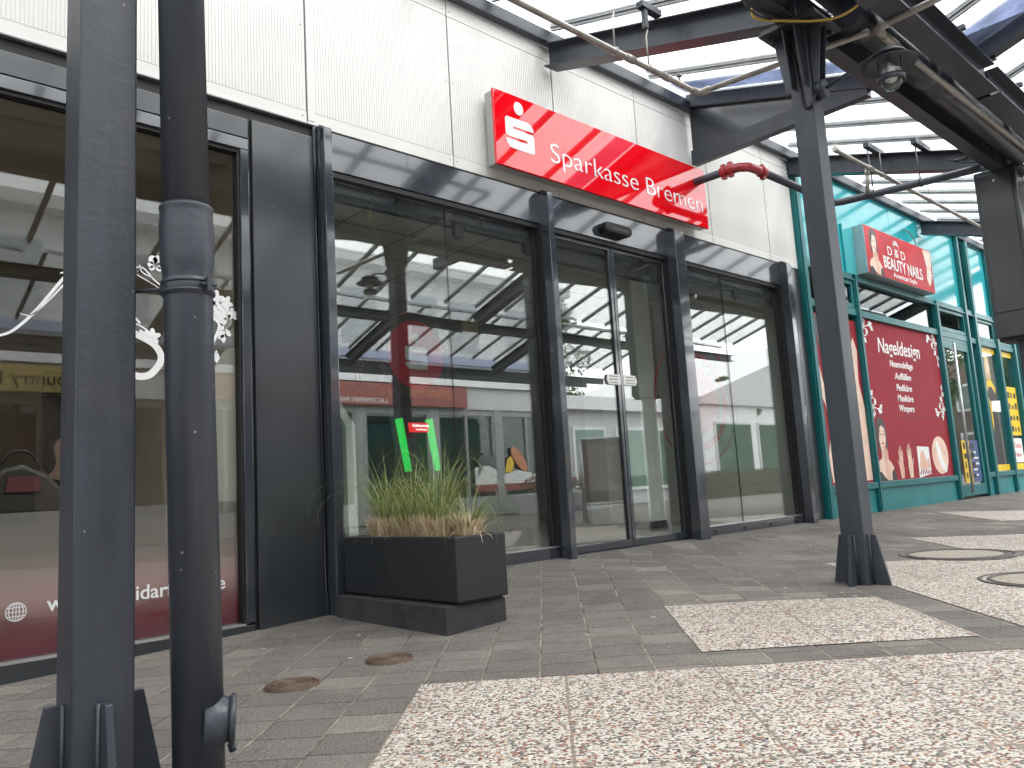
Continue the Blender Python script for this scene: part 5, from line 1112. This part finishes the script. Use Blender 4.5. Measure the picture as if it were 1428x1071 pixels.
for i, (a, b, c, d, mt, lb_) in enumerate(((14.33, 14.84, 1.0, 1.78, 'yellow', 'yellow price list with black pictures in the rightmost window'), (14.33, 14.78, .57, .95, 'paper', 'white notice with red lettering below the yellow price list'), (12.30, 12.64, .34, .92, 'blue', 'blue magazine poster at the foot of the shop door glass'), (11.98, 12.28, .34, .92, 'yellow', 'yellow poster beside the blue one behind the shop door'))):
    nt_ = thing('window_notice', ((a+b)/2, .03, c), lb_, 'notice', 'notices in the shop windows')
    mb = MB(); yq = -.009 if i > 1 else .006; mb.box(a, b, yq, yq+.003, c, d); mb.build('sheet', mt, nt_)
    mb = MB(); rg = random.Random(i)
    if i in (0, 3):
        for r_ in range(4):
            for k_ in range(3): mb.box(a+.05+.15*k_, a+.05+.15*k_+rg.uniform(.05, .11), yq-.0015, yq-.0005, c+.06+(d-c)*.23*r_, c+.06+(d-c)*.23*r_+rg.uniform(.05, .10))
        mb.build('print', 'ink', nt_)
    elif i == 1:
        mb.bm.free(); text('Tickets', a+.04, yq-.001, .80, 'lips', nt_, width=.36); text('Pakete', a+.04, yq-.001, .66, 'lips', nt_, width=.30)
    else:
        for k_ in range(5): mb.box(a+.05, b-.05-rg.uniform(0, .1), yq-.0015, yq-.0005, c+.08+.08*k_, c+.105+.08*k_)
        mb.build('print', 'paper', nt_)

# ------------------------------------------------------------------ neighbours that close the row
nb = thing('neighbour_wall', (-8, .1, 0), 'plain white wall continuing the row to the left of the salon', 'wall')
mb = MB(); mb.box(-14, -5.1, .0, .3, -.1, 4.1); mb.build('wall', 'plaster', nb)
nb = thing('neighbour_shopfront', (19, .1, .1), 'teal shop front continuing the row at the far right', 'shop front')
mb = MB(); mb.box(15.01, 24, .0, .3, .05, 3.95); mb.build('wall', 'tealbase', nb)
for k in range(6):
    mb = MB(); mb.box(15.2+1.45*k, 16.5+1.45*k, -.03, -.001, .45, 2.75); w_ = mb.build('window', 'teal', nb, .003)
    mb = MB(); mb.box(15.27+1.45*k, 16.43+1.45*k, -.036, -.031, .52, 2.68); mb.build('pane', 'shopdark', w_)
rf = thing('flat_roof', (6, 4, 4.2), 'flat roof slab behind the canopy over the shops', 'roof')
mb = MB(); mb.box(-14, 24, .06, 9, 4.0, 4.06); mb.build('slab', 'seam', rf)

# ------------------------------------------------------------------ buildings opposite (seen mirrored in the panes)
YO = -12.0
op = thing('white_building', (4, YO, 0), 'white two-storey building with shops opposite the bank', 'building')
mb = MB(); mb.box(-14, 17.0, YO-8, YO-.20, 2.78, 6.2); mb.build('wall', 'plaster', op)
mb = MB(); mb.box(-14, 17.2, YO-.25, YO+.25, 6.201, 6.45); mb.build('eaves', 'greywall', op)
mb = MB(); mb.box(-14, 17.0, YO-.2, YO+.10, 3.36, 3.55); mb.build('fascia', 'plaster', op, .01)
mb = MB(); mb.box(-14, 17.0, YO-.2, YO-.02, 2.78, 3.359); mb.build('fascia_board', 'greywall', op)
mb = MB(); mb.box(-14, 17.0, YO-.2, YO+.04, 3.95, 4.14); mb.build('blue_band', 'lilac', op)
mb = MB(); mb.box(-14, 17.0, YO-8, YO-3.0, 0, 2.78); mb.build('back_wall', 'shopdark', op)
mb = MB(); mb.box(-14, 17.0, YO-3, YO-.15, 2.70, 2.779); mb.build('shop_ceiling', 'int_ceil', op)
upx = [9.62, 11.65, 12.92, 14.9]; upw = [.98, .82, .92, .75]
for off in (0, -7.2, -14.4, -21.6):
    for x, w in zip(upx, upw):
        if x+off < -13.8: continue
        x += off
        mb = MB(); mb.box(x-.07, x+w+.07, YO-.23, YO-.15, 4.22, 5.78); f = mb.build('window', 'plaster', op, .01)
        mb = MB(); mb.box(x, x+w, YO-.148, YO-.13, 4.30, 5.70); mb.build('pane', 'blind', f)
        mb = MB(); mb.box(x-.12, x+w+.12, YO-.20, YO-.08, 4.16, 4.215); mb.build('sill', 'greywall', f)
xs_ = [-13.8+2.15*k for k in range(15)]
for k, x in enumerate(xs_[:-1]):
    mb = MB(); mb.box(x, x+.26, YO-.18, YO-.03, 0, 2.78); mb.build('pillar', 'brick' if x < 5.5 else 'shopframe', op, .005)
    a, b = x+.262, x+2.148
    MB().box(a, b, YO-.16, YO-.06, 0, .498).build('base_panel', 'brick' if x < 5.5 else 'shopframe', op)
    mb = MB(); mb.box(a, b, YO-.16, YO-.06, 2.62, 2.779).box(a, a+.06, YO-.16, YO-.06, .5, 2.62).box(b-.06, b, YO-.16, YO-.06, .5, 2.62).box((a+b)/2-.03, (a+b)/2+.03, YO-.16, YO-.06, .5, 2.62); w_ = mb.build('shop_window', 'brick' if x < 5.5 else 'shopframe', op)
    mb = MB(); mb.box(a+.06, b-.06, YO-.13, YO-.12, .5, 2.62); mb.build('pane', 'opp_glass', w_)
def opp_sign(x0, x1, z0, z1, mat, label, words):
    t = thing('shop_sign', ((x0+x1)/2, YO, z0), label, 'sign'); mb = MB(); mb.box(x0, x1, YO-.018, YO+.10, z0, z1); mb.build('board', mat, t, .01)
    for w, xr, z, h, mt in words: text(w, xr, YO+.103, z, mt, t, height=h, face=1)
opp_sign(5.6, 13.15, 2.80, 3.33, 'redsign2', 'red shop sign with white lettering on the building opposite', [('LACKMANN PARTNER', 10.65, 2.85, .13, 'white'), ('REISEN MARKEN', 12.7, 3.04, .20, 'salmon')])
opp_sign(-2.6, 4.3, 2.82, 3.30, 'oppyellow', 'yellow travel shop sign on the building opposite', [('Country Reisen', 4.0, 2.96, .24, 'ink')])
opp_sign(-2.4, 2.6, 1.9, 2.3, 'redsign2', 'red band below the yellow sign opposite', [('und mehr', 2.2, 2.02, .17, 'white')])
fo = thing('window_foil', (14.9, YO, .6), 'printed food foil with salmon and a red band on the shop window opposite', 'window foil')
yo = YO-.05
def opoly(pts, d): return MB().prism(pts, 'y', yo+d, yo+d+.004)
opoly([(13.4, .80), (15.6, .80), (15.6, 1.05), (14.9, 1.15), (14.4, 1.05), (13.9, 1.30), (13.4, 1.25)], 0).build('snow_print', 'paper', fo)
opoly([(13.4, .62), (15.6, .62), (15.6, .80), (13.4, .80)], .001).build('red_band', 'redsign2', fo)
opoly([(15.0+.34*math.cos(R(a))*.8-.1*math.sin(R(a)), 1.45+.30*math.sin(R(a))-.15*math.cos(R(a))) for a in range(0, 360, 15)], .006).build('salmon_print', 'salmon', fo)
opoly([(14.45, 1.1), (14.55, 1.45), (14.7, 1.55), (14.8, 1.35), (14.7, 1.1)], .006).build('lemon_print', 'yellow', fo)
opoly([(13.5, 1.0), (13.55, 1.5), (13.8, 1.65), (14.1, 1.5), (14.35, 1.2), (14.2, 1.15), (13.9, 1.35), (13.7, 1.3)], .006).build('dark_print', 'shopdark', fo)
fo2 = thing('window_foil', (16.4, YO, .9), 'printed stack of waffles with berries on the shop window opposite', 'window foil')
for i in range(6): opoly([(16.12, .95+.10*i), (16.72, .95+.10*i), (16.75, 1.0+.10*i), (16.70, 1.04+.10*i), (16.14, 1.04+.10*i), (16.09, 1.0+.10*i)], .0).build('waffle_print', 'waffle', fo2)
for i, (a, b) in enumerate(((16.2, 1.62), (16.32, 1.70), (16.45, 1.66), (16.58, 1.70), (16.66, 1.6), (16.4, 1.78))): opoly([(a+.08*math.cos(R(q)), b+.08*math.sin(R(q))) for q in range(0, 360, 30)], .0005*i).build('berry_print', 'berry' if i % 2 else 'blue', fo2)

def leaf_cloud(n, centre, rad, rg, size, squash=1., box=None):
    bm = bmesh.new()
    for i in range(n):
        if box: p = Vector([rg.uniform(a, b) for a, b in box])
        else:
            while True:
                d = Vector((rg.uniform(-1, 1), rg.uniform(-1, 1), rg.uniform(-1, 1)))
                if .25 < d.length < 1: break
            p = Vector(centre)+Vector((d.x*rad, d.y*rad, d.z*rad*squash))
        nrm = Vector((rg.gauss(0, 1), rg.gauss(0, 1), rg.gauss(.5, 1))).normalized(); t = nrm.orthogonal().normalized(); t.rotate(Matrix.Rotation(rg.uniform(0, 6.28), 3, nrm)); b = nrm.cross(t); s = size*rg.uniform(.6, 1.4)
        v = [bm.verts.new(p+t*s*a+b*s*c) for a, c in ((-1, 0), (-.3, .45), (1, 0), (-.3, -.45))]; bm.faces.new(v)
    return bm
def bm_obj(name, bm, mat, parent):
    me = bpy.data.meshes.new(name); bm.to_mesh(me); bm.free(); o = bpy.data.objects.new(name, me); COL.objects.link(o); me.materials.append(M[mat]); o.parent = parent; o.matrix_parent_inverse = Matrix.Translation(parent.location).inverted(); return o
for i, (x, y, lb_) in enumerate(((14.7, -10.9, 'grey planter of red geraniums with a leafy shrub in front of the shops opposite'), (16.2, -10.7, 'grey planter of red geraniums nearest the gap between the buildings opposite'))):
    t = thing('flower_planter', (x, y, 0), lb_, 'planter', 'flower planters in front of the shops opposite')
    z0 = ground_z(x, y)-.01; mb = MB(); mb.hexa([(x-.55, y-.35, z0), (x+.55, y-.35, z0), (x+.55, y+.35, z0), (x-.55, y+.35, z0), (x-.65, y-.42, .50), (x+.65, y-.42, .50), (x+.65, y+.42, .50), (x-.65, y+.42, .50)]); mb.build('trough', 'greywall', t, .02)
    rg = random.Random(40+i); bm_obj('foliage', leaf_cloud(700, (x, y, .66), .62, rg, .035, .45), 'leaf', t)
    if i == 0: bm_obj('shrub', leaf_cloud(700, (x+.2, y, 1.05), .42, rg, .03, 1.0), 'leaf', t)
    bm = leaf_cloud(260, (x, y, .74), .58, rg, .03, .38); bm_obj('flowers', bm, 'geranium', t)
hg = thing('hedge', (24.5, -10.8, 0), 'long clipped green hedge beside the path opposite the bank', 'hedge')
rg = random.Random(9); bm_obj('foliage', leaf_cloud(9000, 0, 0, rg, .035, box=((21.3, 31), (-11.1, -10.4), (.0, .86))), 'hedge', hg)
mb = MB(); mb.box(21.4, 30.9, -11.0, -10.5, -.02, .78); mb.build('inner_twigs', 'bark', hg)
def tree(x, y, h, r, label, seed):
    t = thing('broadleaf_tree', (x, y, 0), label, 'tree', 'trees in the gap between the buildings opposite'); rg = random.Random(seed)
    mb = MB(); mb.tube([(x, y, -.1), (x+.05, y, h*.25), (x, y+.1, h*.5), (x+.1, y, h*.8)], [.20, .16, .11, .04], 10)
    for k in range(7):
        a = rg.uniform(0, 6.28); z = h*rg.uniform(.32, .6); mb.tube([(x, y, z), (x+r*.5*math.cos(a), y+r*.5*math.sin(a), z+h*.12), (x+r*.85*math.cos(a), y+r*.85*math.sin(a), z+h*.22)], [.07, .045, .015], 6)
    mb.build('trunk', 'bark', t)
    bm = bmesh.new(); 
    bm.free(); big = None
    bm = leaf_cloud(10, (x, y, h*.7), r*.5, rg, .1)
    for k in range(26):
        a = rg.uniform(0, 6.28); q = rg.uniform(.1, .9)*r; c = (x+q*math.cos(a), y+q*math.sin(a), h*.66+rg.uniform(-.26, .32)*h*(1-.35*q/r)); m2 = leaf_cloud(330, c, r*rg.uniform(.22, .36), rg, .10, .8)
        tmp = bpy.data.meshes.new('tmp'); m2.to_mesh(tmp); m2.free(); bm.from_mesh(tmp); bpy.data.meshes.remove(tmp)
    bm_obj('crown', bm, 'leaf', t)
tree(20.2, -17.5, 8.5, 2.6, 'tall green tree standing just beyond the white building opposite', 1)
tree(25.5, -21, 7.5, 2.6, 'green tree farther back in the gap between the buildings opposite', 2)
tree(31.0, -15.5, 5.2, 1.5, 'small tree by the hedge opposite', 3)
ob = thing('white_hall', (34, -20, 0), 'white hall with a pitched gable end and large windows beyond the hedge', 'building')
mb = MB(); mb.prism([(-28, 0), (-13.2, 0), (-13.2, 3.6), (-20.6, 6.4), (-28, 3.6)], 'x', 24.2, 26.9) if False else mb.box(27.2, 52, -26, -14.2, -.1, 3.6); mb.build('wall', 'plaster', ob)
mb = MB(); mb.prism([(27.0, 3.6), (52, 3.6), (52, 3.9), (39, 7.4), (27.0, 3.9)], 'y', -26.2, -14.0); mb.build('roof', 'greywall', ob)
for k in range(7):
    mb = MB(); mb.box(27.9+3.3*k, 30.7+3.3*k, -14.199, -14.12, .5, 2.9); w_ = mb.build('window', 'greywall', ob)
    mb = MB(); mb.box(28.0+3.3*k, 30.6+3.3*k, -14.119, -14.11, .6, 2.8); mb.build('pane', 'opp_glass', w_)
lo = thing('low_white_building', (19, -14, 0), 'low flat white building between the shops and the hall opposite', 'building')
mb = MB(); mb.box(17.01, 23.5, -16.5, -12.3, -.1, 2.9); mb.build('wall', 'greywall', lo)
mb = MB(); mb.box(16.9, 23.7, -16.7, -12.0, 2.901, 3.3); mb.build('roof', 'plaster', lo)
for k in range(3):
    mb = MB(); mb.box(17.4+2*k, 18.9+2*k, -12.299, -12.22, .4, 2.4); w_ = mb.build('window', 'plaster', lo); mb = MB(); mb.box(17.5+2*k, 18.8+2*k, -12.219, -12.21, .5, 2.3); mb.build('pane', 'opp_glass', w_)
ab = thing('a_board', (9.75, -4.5, 0), 'standing aluminium a-board with a price list facing the bank', 'a-board')
ax0, ax1 = 9.42, 10.08
def aside(y0, y1, sgn):
    P = lambda x, s: (x, y0+(y1-y0)*s, .02+1.33*s)
    mb = MB(); mb.tube([P(ax0, 0), P(ax0, 1)], .018, 8).tube([P(ax1, 0), P(ax1, 1)], .018, 8).tube([P(ax0, 1), P(ax1, 1)], .02, 8).tube([P(ax0, .22), P(ax1, .22)], .018, 8); f = mb.build('frame', 'alul', ab)
    mb = MB(); q = sgn*.006; mb.hexa([(ax0+.02, P(0, .24)[1]-.004, P(0, .24)[2]), (ax1-.02, P(0, .24)[1]-.004, P(0, .24)[2]), (ax1-.02, P(0, .24)[1]+.004, P(0, .24)[2]), (ax0+.02, P(0, .24)[1]+.004, P(0, .24)[2]), (ax0+.02, P(0, .98)[1]-.004, P(0, .98)[2]), (ax1-.02, P(0, .98)[1]-.004, P(0, .98)[2]), (ax1-.02, P(0, .98)[1]+.004, P(0, .98)[2]), (ax0+.02, P(0, .98)[1]+.004, P(0, .98)[2])]); b_ = mb.build('panel', 'board_print', f)
    if sgn > 0:
        mb = MB(); rg = random.Random(2)
        for k in range(22):
            s = .93-.026*k; z = P(0, s)[2]; yy = P(0, s)[1]+.0055; mb.box(ax0+.10, ax1-.10-rg.uniform(0, .18), yy-.0006, yy+.0012, z-.007, z+.005)
        mb.build('print_lines', 'paper', b_)
ab.rotation_euler = (0, 0, R(42))
aside(-4.25, -4.5, 1); aside(-4.80, -4.53, -1)

eb = thing('brick_building', (58, -11, 0), 'dark brick building closing the far end of the mall', 'building')  # added out of view so the teal shop panes mirror something dark
mb = MB(); mb.box(54, 90, -30, 12, -.2, 7.0); mb.build('wall', 'brick', eb)
for k in range(8):
    for z in (.8, 3.8):
        mb = MB(); mb.box(53.93, 53.999, -28+4.8*k, -25.6+4.8*k, z, z+1.7); w_ = mb.build('window', 'greywall', eb)
        mb = MB(); mb.box(53.91, 53.928, -27.85+4.8*k, -25.75+4.8*k, z+.15, z+1.55); mb.build('pane', 'shopdark', w_)
for i, (x, y) in enumerate(((46, -7.5), (49, -13.5), (45, -18))): tree(x, y, 8.5, 3.0, ['dense tree near the far brick building, closest to the shop row', 'dense tree in the middle before the far brick building', 'dense tree near the far brick building, farthest from the shop row'][i], 11+i)  # trees added out of view to darken reflections in the teal shop glass

wb_ = thing('end_building', (-24, -6, 0), 'plain grey building closing the near end of the mall behind the camera', 'building')  # added out of view to block light from the open left end
mb = MB(); mb.box(-34, -20, -24, 10, -.2, 7.5); mb.build('wall', 'greywall', wb_)
for k in range(7):
    mb = MB(); mb.box(-19.999, -19.93, -22+4.2*k, -19.6+4.2*k, .6, 2.7); w_ = mb.build('window', 'seam', wb_)
    mb = MB(); mb.box(-19.928, -19.91, -21.9+4.2*k, -19.7+4.2*k, .7, 2.6); mb.build('pane', 'shopdark', w_)
